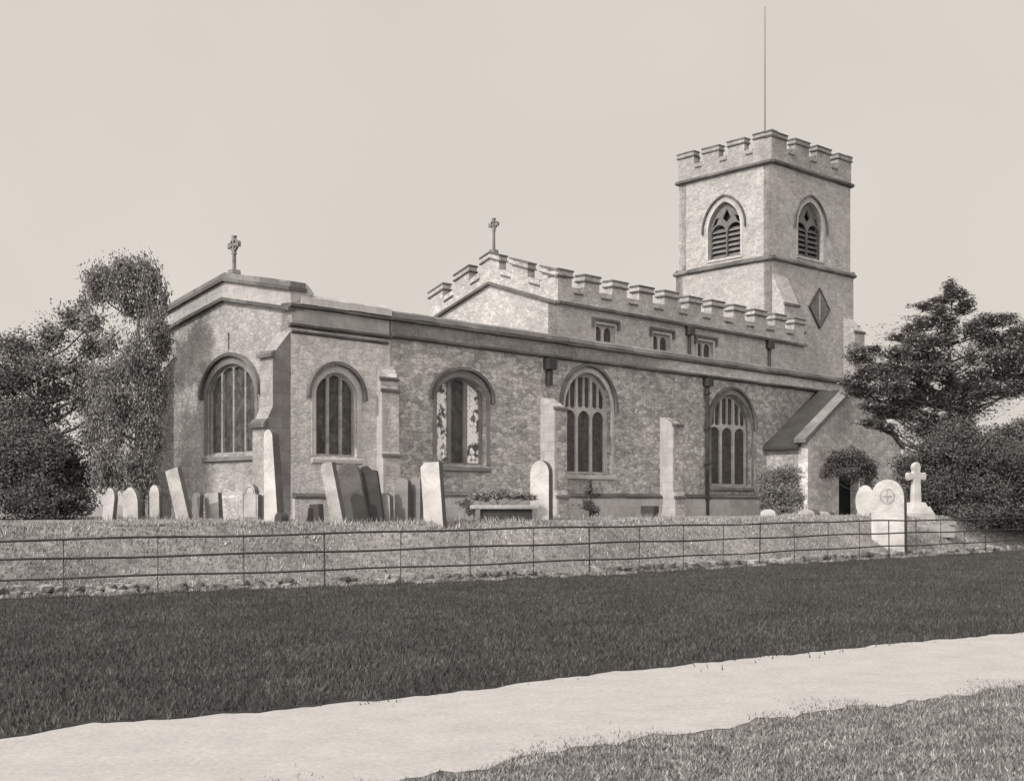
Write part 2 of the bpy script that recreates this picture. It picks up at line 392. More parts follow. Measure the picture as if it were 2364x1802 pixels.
def sample(n, x0, x1, y0, y1, cond, near=True):
    out = []; k = 0
    while k < n:
        m_ = n*3; y = rg.uniform(y0, y1, m_)
        if near: y = y0*(y1/y0)**rg.uniform(0, 1, m_)
        x = rg.uniform(x0, x1, m_)*np.ones(m_); ok = cond(x, y) & (np.abs(x) < y*.47+1.0)
        p = np.column_stack([x, y])[ok]; out.append(p); k += len(p)
    return np.vstack(out)[:n]
def clump(x, y, f=1.0): return noise2(x*f*2.3, y*f*2.9)+.7*noise2(x*f*5.1+3, y*f*4.3)
pts = sample(170000, -13, 24, 8, 50, lambda x, y: (y > up(x)+rough(x, .05)+.04-.25*np.abs(rg.normal(size=len(x)))*(rg.uniform(size=len(x)) < .12)*(.5+.5*np.sin(x*2.3+np.sin(x*.9)*3))) & (y < fy(x)-.1+rough(x*.6, .16)))
blades('lawn_grass', pts, .055, .018, 'blade_dark', .01, 'dark uncut grass filling the band between pale path and iron railing', .8, 4)
pts = sample(90000, -3, 8, 6, 13.5, lambda x, y: (y < low(x)-.05+rough(x, .06)+.35*np.abs(rg.normal(size=len(x)))*(rg.uniform(size=len(x)) < .5)*(.5+.5*np.sin(x*3.1))) & (clump(x, y) > rg.uniform(-1.6, .8, len(x))))
blades('verge_grass', pts, .032, .011, 'blade_verge', .004, 'mottled short grass on the near verge below the pale path', .9, 5)
pts = sample(120000, -19, 26, 17, 52, lambda x, y: (y > fy(x)-.15+rough(x*.6, .16)) & (y < fy(x)+9) & (clump(x, y, .5) > rg.uniform(-1.8, .7, len(x))))
blades('churchyard_grass', pts, .075, .028, 'blade_bank', 0, 'tufted pale grass on the bank behind the iron railing', .7, 6)

# ------------------------------------------------------------ church
OX, OY = -6.23, 34.8
church = empty('church', (OX, OY, 0), R(TH))
tag(church, 'grey stone parish church with battlemented west tower, clerestory and low gabled south chapel', 'church')
ct, st_ = math.cos(R(TH)), math.sin(R(TH))
def cw(u, v, z=0): return Vector((OX+ct*u-st_*v, OY+st_*u+ct*v, z))
B0 = .6                                              # foundations run below the turf
CHW, CHL = 6.85, 3.65                                # chapel width, length
AE = 32.6                                            # west end of the aisle

def jitter_segments(s0, s1, L=.85):
    out = []; a = s0
    while a < s1-.05:
        b = min(a+L*rnd.uniform(.8, 1.2), s1)
        if s1-b < .3: b = s1
        out.append((a, b)); a = b
    return out
def course(mb, prof, s0, s1, fr, mi=0, L=.85, j=.008):
    """a moulding laid stone by stone with tiny offsets"""
    for a, b in jitter_segments(s0, s1, L):
        dp, dh = rnd.uniform(-j, j), rnd.uniform(-j, j)
        mb.profile([(p+(dp if p > 0 else 0), h+dh) for p, h in prof], a, b-.004, fr, mi)

def window(name, fr, s0, s1, h0, spring, top, lights, style, glassm='glass', point=True, parent=church, hood=True, wallmat='dress', label=None, mw=.09, tmat='dress', td=.2):
    """surround + sill + hood (one mesh), tracery and glass below it. returns the hole loop for the wall"""
    loop, hf = arch(s0, s1, h0, spring, top, 9, point)
    w_ = MB()
    o_ = .16
    inner = [(s1, h0)]+loop[2:]+[(s0, h0)]
    outer = [(s1+o_, h0)]+archline(s0, s1, spring, top, o_, 0, 9, point)+[(s0-o_, h0)]
    w_.ring(inner, outer, fr, -.025, .02, 0)
    k_ = .09 if style == 'perp' else .03                                          # second order set back in the reveal
    in2 = [(s1-k_, h0)]+archline(s0, s1, spring, top, -k_, 0, 9, point)+[(s0+k_, h0)]
    w_.ring(in2, inner, fr, td-.03, td+.01, 0)
    w_.profile([(-.3, h0+.03), (.10, h0-.10), (.10, h0-.2), (.0, h0-.24), (-.3, h0-.24)], s0-.17, s1+.17, fr, 0)
    if hood:
        a = archline(s0, s1, spring, top, .22, .1, 10, point); b = archline(s0, s1, spring, top, .32, .1, 10, point)
        w_.ring(a, b, fr, -.13, .02, 1)
        b2 = archline(s0, s1, spring, top, .30, .1, 10, point)
        w_.ring(a, b2, fr, -.06, .02, 0)
    wo_ = w_.build(name, [wallmat, 'dark_moulding'], parent)
    if label: wo_['label'] = label
    # tracery plate
    lw = (s1-s0-2*k_)/lights; holes = []
    if style == 'full':
        for i in range(lights):
            a = s0+k_+lw*i+mw*.5; b = a+lw-mw; tp = min(hf(a), hf(b), hf((a+b)/2))-.13
            hl = min(hf(a+.02), hf(b-.02))-.16; m_ = (a+b)/2
            hs = min(hf(a), hf(b))-.42
            tops = [(b-(b-a)*t_, hf(b-(b-a)*t_)-.075-.05*abs(2*t_-1)**2) for t_ in (0, .2, .4, .6, .8, 1)]
            holes.append([(a, h0+.06), (b, h0+.06)]+tops)
    elif style == 'perp':
        sp = spring-.05
        for i in range(lights):
            a = s0+k_+lw*i+mw*.5; b = a+lw-mw
            loop_, _ = arch(a, b, h0+.06, sp-.28, sp, 6, True); holes.append(loop_)
            for j in range(2):
                c0 = a+(b-a)*(.5*j)+(.03 if j else 0); c1 = a+(b-a)*(.5+.5*j)-(0 if j else .03)
                t0, t1, tm = hf(c0)-.15, hf(c1)-.15, hf((c0+c1)/2)-.13
                if min(t0, t1) > sp+.22:
                    hb = sp+.12+.05*math.sin(i)
                    holes.append([(c0, hb), ((c0+c1)/2, hb-.09), (c1, hb), (c1, t1), ((c0+c1)/2, tm), (c0, t0)])
    ins = [(s0+.03, h0+.01), (s1-.03, h0+.01)]+archline(s0, s1, spring, top, -.03, 0, 9, point)
    tr = MB(); tr.plate(ins, holes, fr, td, td+.09, 0, True); tr.build('tracery', tmat, wo_)
    gl = MB()
    if glassm == 'w3':
        gl.prism([(s0, h0)]+[(s1, h0)]+loop[2:], fr, td+.07, td+.085, 0); gl.build('glass', 'glass', wo_)
        for i in (0, 2):
            a = s0+k_+lw*i+mw*.5; b = a+lw-mw; pm = MB()
            pm.prism([(a-.03, h0+.02), (b+.03, h0+.02), (b+.03, hf(b)-.05), (a-.03, hf(a)-.05)] if i == 0 else
                     [(a-.03, h0+.02), (b+.03, h0+.02), (b+.03, hf(b)-.05), (a-.03, hf(a)-.05)], fr, td+.055, td+.062, 0)
            q = pm.build('glass', 'glass_sky', wo_); q['label'] = 'glass coloured in pale patches as reflected sky'
    else:
        gl.prism([(s0, h0)]+[(s1, h0)]+loop[2:], fr, td+.07, td+.085, 0); gl.build('glass', glassm, wo_)
    return loop

def rect(a, b, h0, h1): return [(a, h0), (b, h0), (b, h1), (a, h1)]
# --- chapel
fe = east(0.0); fs0 = south(0.0)
WIN_LAB = {}
w1 = window('window', fe, 1.76, 4.30, 3.22, 5.02, 5.92, 4, 'full', 'glass_mid', False, wallmat='dress_dark', tmat='tower_par', td=.10, mw=.08, label='four-light round-headed window of the east gable')
w2 = window('window', fs0, .86, 2.36, 3.12, 4.88, 5.55, 3, 'full', 'glass_mid', False, tmat='tower_par', td=.10, mw=.09, label='three-light window in the pale chapel side')
mb = MB()
GS = 7.25                                            # string height at the gable feet
apexv = CHW/2-.12
gable = [(.004, B0), (CHW, B0), (CHW, 7.25), (apexv, 7.92), (.004, 7.25)]
slit = rect(3.1, 3.18, 6.35, 6.85)
mb.plate(gable, [w1, slit], fe, 0, .5, 0)
mb.build('east_gable_wall', 'east', church)
mb = MB(); mb.prism(rect(3.08, 3.2, 6.33, 6.87), fe, .12, .16); mb.build('vent_slit', 'void', church)
mb = MB()
mb.plate([(0.0, B0), (CHL, B0), (CHL, 6.8), (0.0, 6.8)], [w2], fs0, 0, .5, 0)
mb.box(.5, CHL, CHW-.45, CHW, B0, 7.2, 0); mb.box(CHL-.4, CHL, .5, CHW-.45, B0, 7.2, 0)
mb.build('chapel_wall', 'chapel', church)
# parapets
mb = MB()
def gable_band(mb, fr, a0, ap, a1, lo, hi, lo_ap, hi_ap, d0, d1, mi=0, L=.8):
    def line(x, e0, e1): return e0+(e1-e0)*(1-abs(x-ap)/((ap-a0) if x < ap else (a1-ap)))
    segs = jitter_segments(a0, ap, L)+jitter_segments(ap, a1, L)
    for a, b in segs:
        j = rnd.uniform(-.006, .006)
        mb.prism([(a, line(a, lo, lo_ap)+j), (b-.003, line(b, lo, lo_ap)+j), (b-.003, line(b, hi, hi_ap)+j), (a, line(a, hi, hi_ap)+j)], fr, d0+rnd.uniform(-.006, .006), d1, mi)
gable_band(mb, fe, -.02, apexv, CHW, 7.25, 7.80, 7.92, 8.47, -.03, .42, 0, 1.2)
gable_band(mb, fe, -.08, apexv, CHW+.06, 7.16, 7.26, 7.83, 7.93, -.15, .1, 1)
gable_band(mb, fe, -.08, apexv, CHW+.06, 7.74, 7.84, 8.41, 8.51, -.14, .5, 1)
gable_band(mb, fe, -.06, apexv, CHW+.06, 7.84, 8.0, 8.51, 8.67, -.06, .46, 2)
mb.build('gable_parapet', ['chapel_parapet', 'dark_moulding', 'coping'], church)
mb = MB()
course(mb, [(0.03, 6.78), (.03, 7.32), (-.35, 7.32), (-.35, 6.78)], 0.43, CHL-.05, fs0, 0, 1.1, .004)
course(mb, [(0, 6.70), (.13, 6.76), (.13, 6.82), (0, 6.84)], -.1, CHL, fs0, 1)
course(mb, [(0, 6.54), (.07, 6.58), (.07, 6.62), (0, 6.64)], 0, CHL-.1, fs0, 1)
course(mb, [(0, 7.26), (.14, 7.3), (.14, 7.37), (0, 7.4), (-.35, 7.4), (-.35, 7.28)], -.1, CHL, fs0, 1)
course(mb, [(.10, 7.40), (.06, 7.62), (-.1, 7.72), (-.4, 7.72), (-.4, 7.40)], .3, CHL, fs0, 2)
mb.box(.0, .42, -.03, .42, 6.8, 7.2, 0)
mb.prism([(0, 7.84), (.5, 8.0), (.62, 7.9), (.8, 7.72), (0, 7.4)], south(-.03), 0, .4, 2)
mb.build('chapel_parapet', ['chapel_parapet', 'dark_moulding', 'dress'], church)
# SE angle buttress, projects east, flush with south wall
mb = MB(); bf = lambda a, h, d: (-a, d, h)
prof = [(-.05, B0), (1.0, B0), (1.0, 1.9), (.86, 2.02), (.86, 3.95), (.60, 4.45), (.60, 5.9), (0, 6.6), (-.05, 6.6)]
mb.prism(prof, bf, .03, .62, 2); mb.prism(prof, bf, .015, .03, 0)  # second prism: shade of the south side put into a dark slab
mb.prism([(.56, 5.82), (.70, 5.82), (.70, 5.92), (.56, 6.02)], bf, -.04, .68, 1)
mb.prism([(.82, 3.85), (.96, 3.85), (.96, 3.95), (.82, 4.1)], bf, -.04, .68, 1)
mb.build('buttress', ['dress_dark', 'dark_moulding', 'tower_par'], church)
mb = MB(); mb.prism([(-.05, B0), (.9, B0), (.9, 3.9), (.5, 4.4), (.5, 5.8), (0, 6.4), (-.05, 6.4)], bf, CHW-.6, CHW, 0)
mb.build('buttress', ['east', 'dark_moulding'], church)
# quoin buttress between chapel and aisle, projects south
def sbuttress(u0, u1, stages, mat='dress', cap='dark_moulding', fr=fs0, caps=True):
    mb = MB(); pts = [(-.05, B0)]; 
    for i, (p, ht, hi) in enumerate(stages): pts += [(p, B0 if i == 0 else stages[i-1][2]), (p, ht)]
    pts += [(0, stages[-1][2]), (-.05, stages[-1][2])]
    mb.profile(pts, u0+.012, u1, fr, 0)
    mb.profile([(p+(.01 if p > 0 else 0), h) for p, h in pts], u0, u0+.1, fr, 2)  # separate east-side slab: sunlit tone of the aisle buttresses put into colour
    if caps:
        for i, (p, ht, hi) in enumerate(stages):
            mb.profile([(p-.02, ht-.07), (p+.05, ht-.07), (p+.05, ht), (p-.02, ht+.05)], u0-.03, u1+.03, fr, 1)
    return mb.build('buttress', [mat, cap, 'dress'], church)
sbuttress(3.12, 3.80, [(.30, 3.2, 3.3), (.24, 5.15, 5.25), (.18, 5.5, 5.9)], 'chapel')
# --- aisle
AISLE_W = 4.0
w3 = window('window', fs0, 5.55, 7.75, 3.0, 5.12, 5.80, 3, 'full', 'w3', False, wallmat='dress_dark', label='three-light window, outer panes coloured bright as reflected sky', mw=.16, tmat='dress_dark')
w4 = window('window', fs0, 11.62, 14.15, 2.83, 5.12, 6.42, 3, 'perp', 'glass', True, label='tall pointed window with very dark glass', mw=.13)
w5 = window('window', fs0, 20.45, 23.35, 2.50, 4.92, 6.22, 3, 'perp', 'glass', True, wallmat='dress_dark', label='pointed window beside the thick rainwater pipe', mw=.15)
mb = MB()
mb.plate([(CHL, B0), (AE, B0), (AE, 6.8), (CHL, 6.8)], [w3, w4, w5], fs0, 0, .5, 0)
mb.box(AE-.5, AE, .5, AISLE_W, B0, 7.2, 0)
mb.build('aisle_wall', 'aisle', church)
mb = MB()
course(mb, [(.10, B0), (.10, 1.98), (0, 2.06), (0, B0)], 3.9, 24.0, fs0, 0, 1.1)
course(mb, [(.10, 1.94), (.14, 1.97), (.14, 2.03), (.02, 2.12), (0, 1.94)], 3.9, 24.0, fs0, 1, 1.0)
mb.build('plinth', ['dress', 'dark_moulding'], church)
mb = MB()
course(mb, [(.10, B0), (.10, 1.88), (0, 1.96), (0, B0)], .05, 3.1, fs0, 0, 1.1)
course(mb, [(.10, 1.86), (.15, 1.89), (.15, 1.95), (.02, 2.03), (0, 1.86)], .05, 3.1, fs0, 1, 1.0)
course(mb, [(.08, B0), (.08, 1.9), (0, 1.98), (0, B0)], .6, CHW, fe, 2, 1.1)
mb.build('plinth', ['chapel', 'dark_moulding', 'east'], church)
mb = MB()
course(mb, [(0.03, 6.84), (.03, 7.30), (-.35, 7.30), (-.35, 6.84)], CHL, AE, fs0, 0, 1.3, .004)
course(mb, [(0, 6.74), (.15, 6.80), (.15, 6.87), (0, 6.89)], CHL, AE, fs0, 1)
course(mb, [(0, 7.26), (.15, 7.3), (.15, 7.38), (0, 7.4), (-.35, 7.4), (-.35, 7.28)], CHL, AE, fs0, 1)
course(mb, [(.10, 7.40), (.06, 7.54), (-.1, 7.62), (-.4, 7.62), (-.4, 7.40)], CHL, AE, fs0, 2)
mb.build('aisle_parapet', ['aisle_parapet', 'dark_moulding', 'coping'], church)
for a, b, st in ((10.37, 11.02, [(.74, 2.0, 2.2), (.64, 5.0, 5.4)]), (17.1, 17.75, [(.70, 2.0, 2.2), (.60, 4.75, 5.05)])):
    sbuttress(a, b, st, 'aisle')
mb = MB()
mb.box(10.62, 10.78, -.2, 0, 5.8, 6.75, 0); mb.box(10.5, 10.9, -.3, 0, 6.35, 6.72, 0)
mb.build('rain_hopper', 'pipe', church)
mb = MB()
mb.tube([(20.05, -.12, 1.2), (20.05, -.12, 6.7)], .075, 8)
for h in (1.9, 3.3, 4.7, 6.1): mb.box(19.93, 20.17, -.2, -.003, h, h+.07)
mb.box(19.88, 20.22, -.3, 0, 6.42, 6.74)
mb.build('downpipe', 'pipe', church)
# roofs
mb = MB()
mb.add([(.4, .3, 7.3), (CHL, .3, 7.3), (CHL, CHW-.3, 7.3), (.4, CHW-.3, 7.3), (.4, apexv, 8.0), (CHL, apexv, 8.0)], [(0, 1, 5, 4), (2, 3, 4, 5), (1, 2, 5), (0, 4, 3)])
mb.add([(CHL, .3, 7.2), (AE, .3, 7.2), (AE, AISLE_W, 7.8), (CHL, AISLE_W+3, 8.0), (15.5, AISLE_W+3, 8.0), (15.5, AISLE_W, 7.8)], [(0, 1, 2, 5), (0, 5, 4, 3)])
mb.build('aisle_roof', 'lead', church)
# --- nave
NV0, NV1, NU0, NU1 = AISLE_W, AISLE_W+7.5, 15.7, 34.3
fn = south(NV0); fne = east(NU0); nap = (NV0+NV1)/2
SN = 9.76                                            # clerestory string
holes = []
def clwin(c):
    mbw = MB(); a, b, h0, h1 = c-.62, c+.62, 7.85, 9.12
    mbw.ring([(b, h0), (b, h1), (a, h1), (a, h0)], [(b+.12, h0), (b+.12, h1+.12), (a-.12, h1+.12), (a-.12, h0)], fn, -.03, .02, 0)
    mbw.ring([(b+.14, h1-.15), (b+.14, h1+.14), (a-.14, h1+.14), (a-.14, h1-.15)], [(b+.24, h1-.15), (b+.24, h1+.24), (a-.24, h1+.24), (a-.24, h1-.15)], fn, -.12, .02, 1)
    mbw.profile([(-.2, h0+.02), (.08, h0-.06), (.08, h0-.12), (-.2, h0-.12)], a-.1, b+.1, fn, 0)
    wo_ = mbw.build('clerestory_window', ['dress', 'dark_moulding'], church)
    t_ = MB(); l1, _ = arch(a+.06, c-.07, h0+.05, h1-.3, h1-.08, 5, True); l2, _ = arch(c+.07, b-.06, h0+.05, h1-.3, h1-.08, 5, True)
    t_.plate(rect(a+.005, b-.005, h0+.005, h1-.005), [l1, l2], fn, .14, .24, 0, True); t_.build('tracery', 'dress', wo_)
    gq = MB(); gq.prism(rect(a, b, h0, h1), fn, .20, .22); gq.build('glass', 'glass', wo_)
    return rect(a, b, h0, h1)
def u_on_nave(px):
    r = (px-CX)/F; x0 = OX-st_*NV0; z0 = OY+ct*NV0; return (r*z0-x0)/(ct-r*st_)
for px in (1397, 1527, 1628): holes.append(clwin(u_on_nave(px)))
mb = MB()
mb.plate(rect(NU0, NU1, 7.0, SN+.05), holes, fn, 0, .5, 0)
mb.box(NU0+.5, NU1, NV1-.5, NV1, B0, SN, 0)
mb.plate([(NV0+.004, B0), (NV1, B0), (NV1, SN), (nap, SN+1.22), (NV0+.004, SN)], [], fne, 0, .5, 0)
mb.build('nave_wall', 'nave', church)
def battle(name, fr, s0, s1, base, merlons, cren, mer, mats, parent, apex=None, thick=.4, dash=.14, over=.07, hi=None):
    """base(s) = string height; parapet to base+cren, merlons to base+mer, each with a two-roll coping"""
    mb = MB()
    def poly(a, b, lo, hi_):
        m_ = [apex] if apex is not None and a < apex-.01 and b > apex+.01 else []
        xs = [a]+m_+[b]
        return [(x, base(x)+lo) for x in xs]+[(x, base(x)+hi_) for x in reversed(xs)]
    mb.prism(poly(s0, s1, 0, cren), fr, -.02, thick, 0)
    mb.prism(poly(s0-.06, s1+.06, -.1, 0.01), fr, -.16, thick*.5, 1)
    cuts = [s0]+[x for m_ in merlons for x in m_]+[s1]
    mer0 = mer
    for a, b in merlons:
        mer = mer0+rnd.uniform(-.03, .03); a += rnd.uniform(0, .03) if a > s0+.1 else 0; b -= rnd.uniform(0, .03) if b < s1-.1 else 0
        mb.prism(poly(a, b, cren-.02, mer), fr, -.022, thick-.003, 0)
        for lo, hi_, ov in ((mer-.30, mer-.24, over), (mer-.24, mer-.07, .035), (mer-.07, mer, over)):
            mb.prism(poly(a-ov, b+ov, lo, hi_), fr, -.02-ov, thick+ov-.01, 1 if ov == over else 2)
    e = s0
    for a, b in merlons+[(s1, s1)]:
        if a-e > .15:
            mb.prism(poly(e+.08, a-.08, cren-.22, cren-.17), fr, -.075, thick+.03, 1)
            mb.prism(poly(e+.08, a-.08, cren-.17, cren+.03), fr, -.045, thick+.02, 2)
        e = b
    return mb.build(name, mats, parent)
mats_n = ['nave', 'dark_moulding', 'nave']
L = NU1-NU0; nm = 11; pit = (L-.9)/(nm-.5); mer = [(NU0, NU0+.85)]
k = NU0+.85+.75
while k < NU1-.5: mer.append((k, min(k+.98, NU1))); k += 1.78
battle('nave_parapet', fn, NU0, NU1, lambda s: SN, mer, .62, 1.3, mats_n, church)
bs = lambda s: SN+1.22*(1-abs(s-nap)/(nap-NV0))
battle('nave_gable_parapet', fne, NV0+.02, NV1, bs, [(NV0+.03, NV0+.85), (NV0+1.6, NV0+2.5), (nap-.55, nap+.55), (NV1-2.5, NV1-1.6), (NV1-.85, NV1)], .62, 1.28, mats_n, church, apex=nap)
mb = MB(); mb.add([(NU0+.3, NV0+.3, SN+.1), (NU1, NV0+.3, SN+.1), (NU1, nap, SN+1.1), (NU0+.3, nap, SN+1.1), (NU1, NV1-.3, SN+.1), (NU0+.3, NV1-.3, SN+.1)], [(0, 1, 2, 3), (3, 2, 4, 5)])
mb.build('nave_roof', 'lead', church)
for px, hb in ((1588, 7.7), (1773, 7.9)):
    u = u_on_nave(px); mb = MB(); mb.tube([(u, NV0-.1, 7.3), (u, NV0-.1, SN-.15)], .07, 8); mb.box(u-.2, u+.2, NV0-.26, NV0-.003, SN-.5, SN-.12)
    mb.build('downpipe', 'pipe', church)
# gable crosses
def gable_cross(loc, ht, r, name='gable_cross', fat=1.0):
    mb = MB(); x, y, z = loc; fr = lambda a, h, d: (x+d, y+a, z+h)
    mb.prism([(-.16, 0), (.16, 0), (.12, .14), (-.12, .14)], fr, -.14, .14)
    mb.prism([(-.045*fat, .1), (.045*fat, .1), (.035*fat, ht-r*1.9), (-.035*fat, ht-r*1.9)], fr, -.045, .045)
    c = ht-r
    for q_ in range(4):
        a = q_*math.pi/2; ca, sa = math.cos(a), math.sin(a)
        pl = [(.05, -.035), (r*.75, -.05), (r, -.09), (r*1.06, 0), (r, .09), (r*.75, .05), (.05, .035), (-.02, 0)]
        mb.prism([(p*ca-q*sa, c+p*sa+q*ca) for p, q in pl], fr, -.05, .05)
    n = 20; rr, ro = r*.55, r*.72
    mb.ring([(rr*math.cos(2*math.pi*i/n), c+rr*math.sin(2*math.pi*i/n)) for i in range(n)], [(ro*math.cos(2*math.pi*i/n), c+ro*math.sin(2*math.pi*i/n)) for i in range(n)], fr, -.04, .04, 0, True)
    return mb.build(name, 'dress_dark', church)
gable_cross((.2, 3.15, 8.62), 1.16, .27)
gable_cross((NU0+.2, nap, SN+1.22+1.24), 1.45, .26)
# --- porch
PU0, PU1, PP, PR, PE, PAP = 24.2, 33.0, 2.0, 28.58, 4.15, 6.75
fp = south(-PP)
door, _ = arch(27.05, 28.85, B0, 3.0, 3.75, 8, True)
mb = MB()
pf = [(PU0+.3, B0), (PU1-.3, B0), (PU1-.3, PE+.15), (PR, PAP+.1), (PU0+.3, PE+.15)]
# outline with the door as a notch at the bottom edge
dl = [(27.05, B0)]+[(a, h) for a, h in reversed(door[2:])]+[(28.85, B0)]
out = [(PU0+.3, B0)]+dl+[(PU1-.3, B0), (PU1-.3, PE+.15), (PR, PAP+.1), (PU0+.3, PE+.15)]
mb.prism(out, fp, 0, .45, 0)
mb.box(PU0+.3, PU0+.75, -PP+.45, 0, B0, PE, 1); mb.box(PU1-.75, PU1-.3, -PP+.45, 0, B0, PE, 1)
mb.build('porch_wall', ['porch', 'aisle'], church)
mb = MB()
for sgn, ea in ((-1, PU0), (1, PU1)):
    s_ = lambda t_: PR+(ea-PR)*t_
    mb.add([(s_(0), -PP+.3, PAP+.02), (s_(1.0), -PP+.3, PE), (s_(1.0), .0, PE), (s_(0), .0, PAP+.02),
            (s_(0), -PP+.3, PAP-.12), (s_(1.0), -PP+.3, PE-.12), (s_(1.0), .0, PE-.12), (s_(0), .0, PAP-.12)], [(0, 1, 2, 3), (4, 7, 6, 5), (0, 4, 5, 1), (1, 5, 6, 2)])
mb.build('porch_roof', 'slate', church)
mb = MB()
for ea in (PU0, PU1):
    for i in range(7):
        a0 = PR+(ea-PR)*i/7; a1 = PR+(ea-PR)*(i+1)/7-.01*(1 if ea > PR else -1); h0 = PAP+(PE-PAP)*i/7+.12; h1 = PAP+(PE-PAP)*(i+1)/7+.12
        mb.prism([(a0, h0), (a1, h1), (a1, h1+.17), (a0, h0+.17)], fp, -.08, .48, 0)
mb.build('porch_coping', 'dress_dark', church); mb = MB()
a_ = archline(27.05, 28.85, 3.0, 3.75, .04, 0, 8); b_ = archline(27.05, 28.85, 3.0, 3.75, .24, 0, 8)
mb.ring(a_, b_, fp, -.06, .1, 0)
mb.build('door_hood', 'dress', church)
mb = MB(); mb.box(27.0, 28.9, -PP+.48, -PP+.56, B0, 3.9)
for i in range(6): mb.box(27.05+i*.3, 27.06+i*.3, -PP+.46, -PP+.485, B0, 3.6)
mb.build('porch_door', 'void', church)
# --- tower
TW = 6.4; TL = 7.6                                   # north-south, east-west
tower_m = MB(); TS, TC, TB = 14.4, 19.42, B0
def tf(a, h, d): return (d, a, h)                     # east face: s = north
def ts(a, h, d): return (a, d, h)                     # south face: s = west
def tw(a, h, d): return (TL-d, a, h)
def tn(a, h, d): return (a, TW-d, h)
be, hfe = arch(2.1, 4.25, 14.9, 16.45, 17.9, 8, True)
bs_, hfs = arch(2.45, 4.8, 14.9, 16.45, 17.9, 8, True)
for fr, w_, hole in ((tf, TW, be), (ts, TL, bs_), (tw, TW, None), (tn, TL, None)):
    e_ = .004 if fr in (tf, tw) else 0
    tower_m.plate(rect(.12+e_, w_-.12-e_, TS, TC), [hole] if hole else [], lambda a, h, d, fr=fr: fr(a, h, d+.12), 0, .5, 0)
for fr, w_, hs in ((tf, TW, []), (ts, TL, []), (tw, TW, []), (tn, TL, [])):
    e_ = .004 if fr in (tf, tw) else 0
    tower_m.plate(rect(e_, w_-e_, TB, TS), hs, fr, 0, .5, 0)
tower = tower_m.build('tower', 'tower', church); tower.location = (34.3, 5.85, 0); tower.rotation_euler = (0, 0, R(-3.5))
tower['label'] = 'square west tower'
mb = MB()
for fr, w_ in ((tf, TW), (ts, TL), (tw, TW), (tn, TL)):
    course(mb, [(0, TS-.12), (.16, TS-.05), (.16, TS+.03), (-.12, TS+.22), (-.14, TS-.12)], -.1, w_+.1, fr, 0, .9)
mb.build('string_course', 'dark_moulding', tower)
mb = MB()
for fr, w_ in ((tf, TW), (ts, TL), (tw, TW), (tn, TL)):
    course(mb, [(-.12, TC-.12), (.10, TC-.04), (.10, TC+.06), (-.12, TC+.10)], 0.02, w_-.02, fr, 0, .9)
mb.build('cornice', 'dark_moulding', tower)
for fr, w_, full in ((tf, TW, True), (ts, TL, True), (tw, TW, True), (tn, TL, True)):
    f2 = lambda a, h, d, fr=fr: fr(a, h, d+.1)
    n = 4; mwid = (w_-.2)*.178; gap = ((w_-.2)-n*mwid)/(n-1)
    ml = [(.1+i*(mwid+gap), .1+i*(mwid+gap)+mwid) for i in range(n)]
    battle('tower_parapet', f2, .1, w_-.1, lambda s: TC+.08, ml, .78, 1.52, ['tower_par', 'dark_moulding', 'tower_par'], tower, thick=.38)
mb = MB(); mb.box(.5, TL-.5, .5, TW-.5, TC-.1, TC+.1); mb.build('tower_roof', 'lead', tower)
for fr, (s0, s1) in ((tf, (2.1, 4.25)), (ts, (2.45, 4.8))):
    f2 = lambda a, h, d, fr=fr: fr(a, h, d+.12); h0, spr, tp = 14.9, 16.45, 17.9
    lp, hf = arch(s0, s1, h0, spr, tp, 8, True)
    mb = MB(); inner = [(s1, h0)]+lp[2:]+[(s0, h0)]; outer = [(s1+.14, h0)]+archline(s0, s1, spr, tp, .14, 0, 8)+[(s0-.14, h0)]
    mb.ring(inner, outer, f2, -.02, .02, 0)
    mb.ring(archline(s0, s1, spr, tp, .30, .12, 10), archline(s0, s1, spr, tp, .38, .12, 10), f2, -.11, .02, 1)
    mb.profile([(-.3, h0+.04), (.06, h0-.08), (.06, h0-.14), (-.3, h0-.14)], s0-.12, s1+.12, f2, 0)
    mb.build('belfry_surround', ['dress', 'dark_moulding'], tower)
    mb = MB(); c = (s0+s1)/2; hl = []
    for a, b in ((s0+.05, c-.04), (c+.04, s1-.05)):
        l_, _ = arch(a, b, h0+.08, spr-.15, spr+.3, 6, True); hl.append(l_)
    hl.append([(c, spr+.36), (c+.27, spr+.62), (c, spr+1.1), (c-.27, spr+.62)])
    hl.append([(s0+.12, spr+.22), (s0+.38, spr+.36), (s0+.58, spr+.72), (s0+.3, spr+.62)])
    hl.append([(s1-.12, spr+.22), (s1-.3, spr+.62), (s1-.58, spr+.72), (s1-.38, spr+.36)])
    ins = [(s0+.01, h0+.01), (s1-.01, h0+.01)]+archline(s0, s1, spr, tp, -.01, 0, 8)
    mb.plate(ins, hl, f2, .22, .32, 0, True); mb.build('belfry_tracery', 'louvre', tower)
    mb = MB(); h = h0+.1
    while h < spr+.15:
        mb.prism([(s0+.05, h), (s1-.05, h), (s1-.05, h+.03), (s0+.05, h+.03)], lambda a, hh, d, f2=f2, h=h: f2(a, hh+(d-.3)*1.1, d), .29, .50, 0); h += .27
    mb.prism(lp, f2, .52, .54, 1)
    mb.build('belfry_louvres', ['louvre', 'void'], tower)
dc, dh = 4.2, 12.25                                  # lozenge-shaped clock dial
loz = lambda k: [(dc, dh-1.1*k), (dc+.99*k, dh), (dc, dh+1.1*k), (dc-.99*k, dh)]
mb = MB(); mb.prism(loz(.96), ts, -.07, -.002, 0); mb.ring(loz(.93), loz(1.0), ts, -.10, -.002, 1, True)
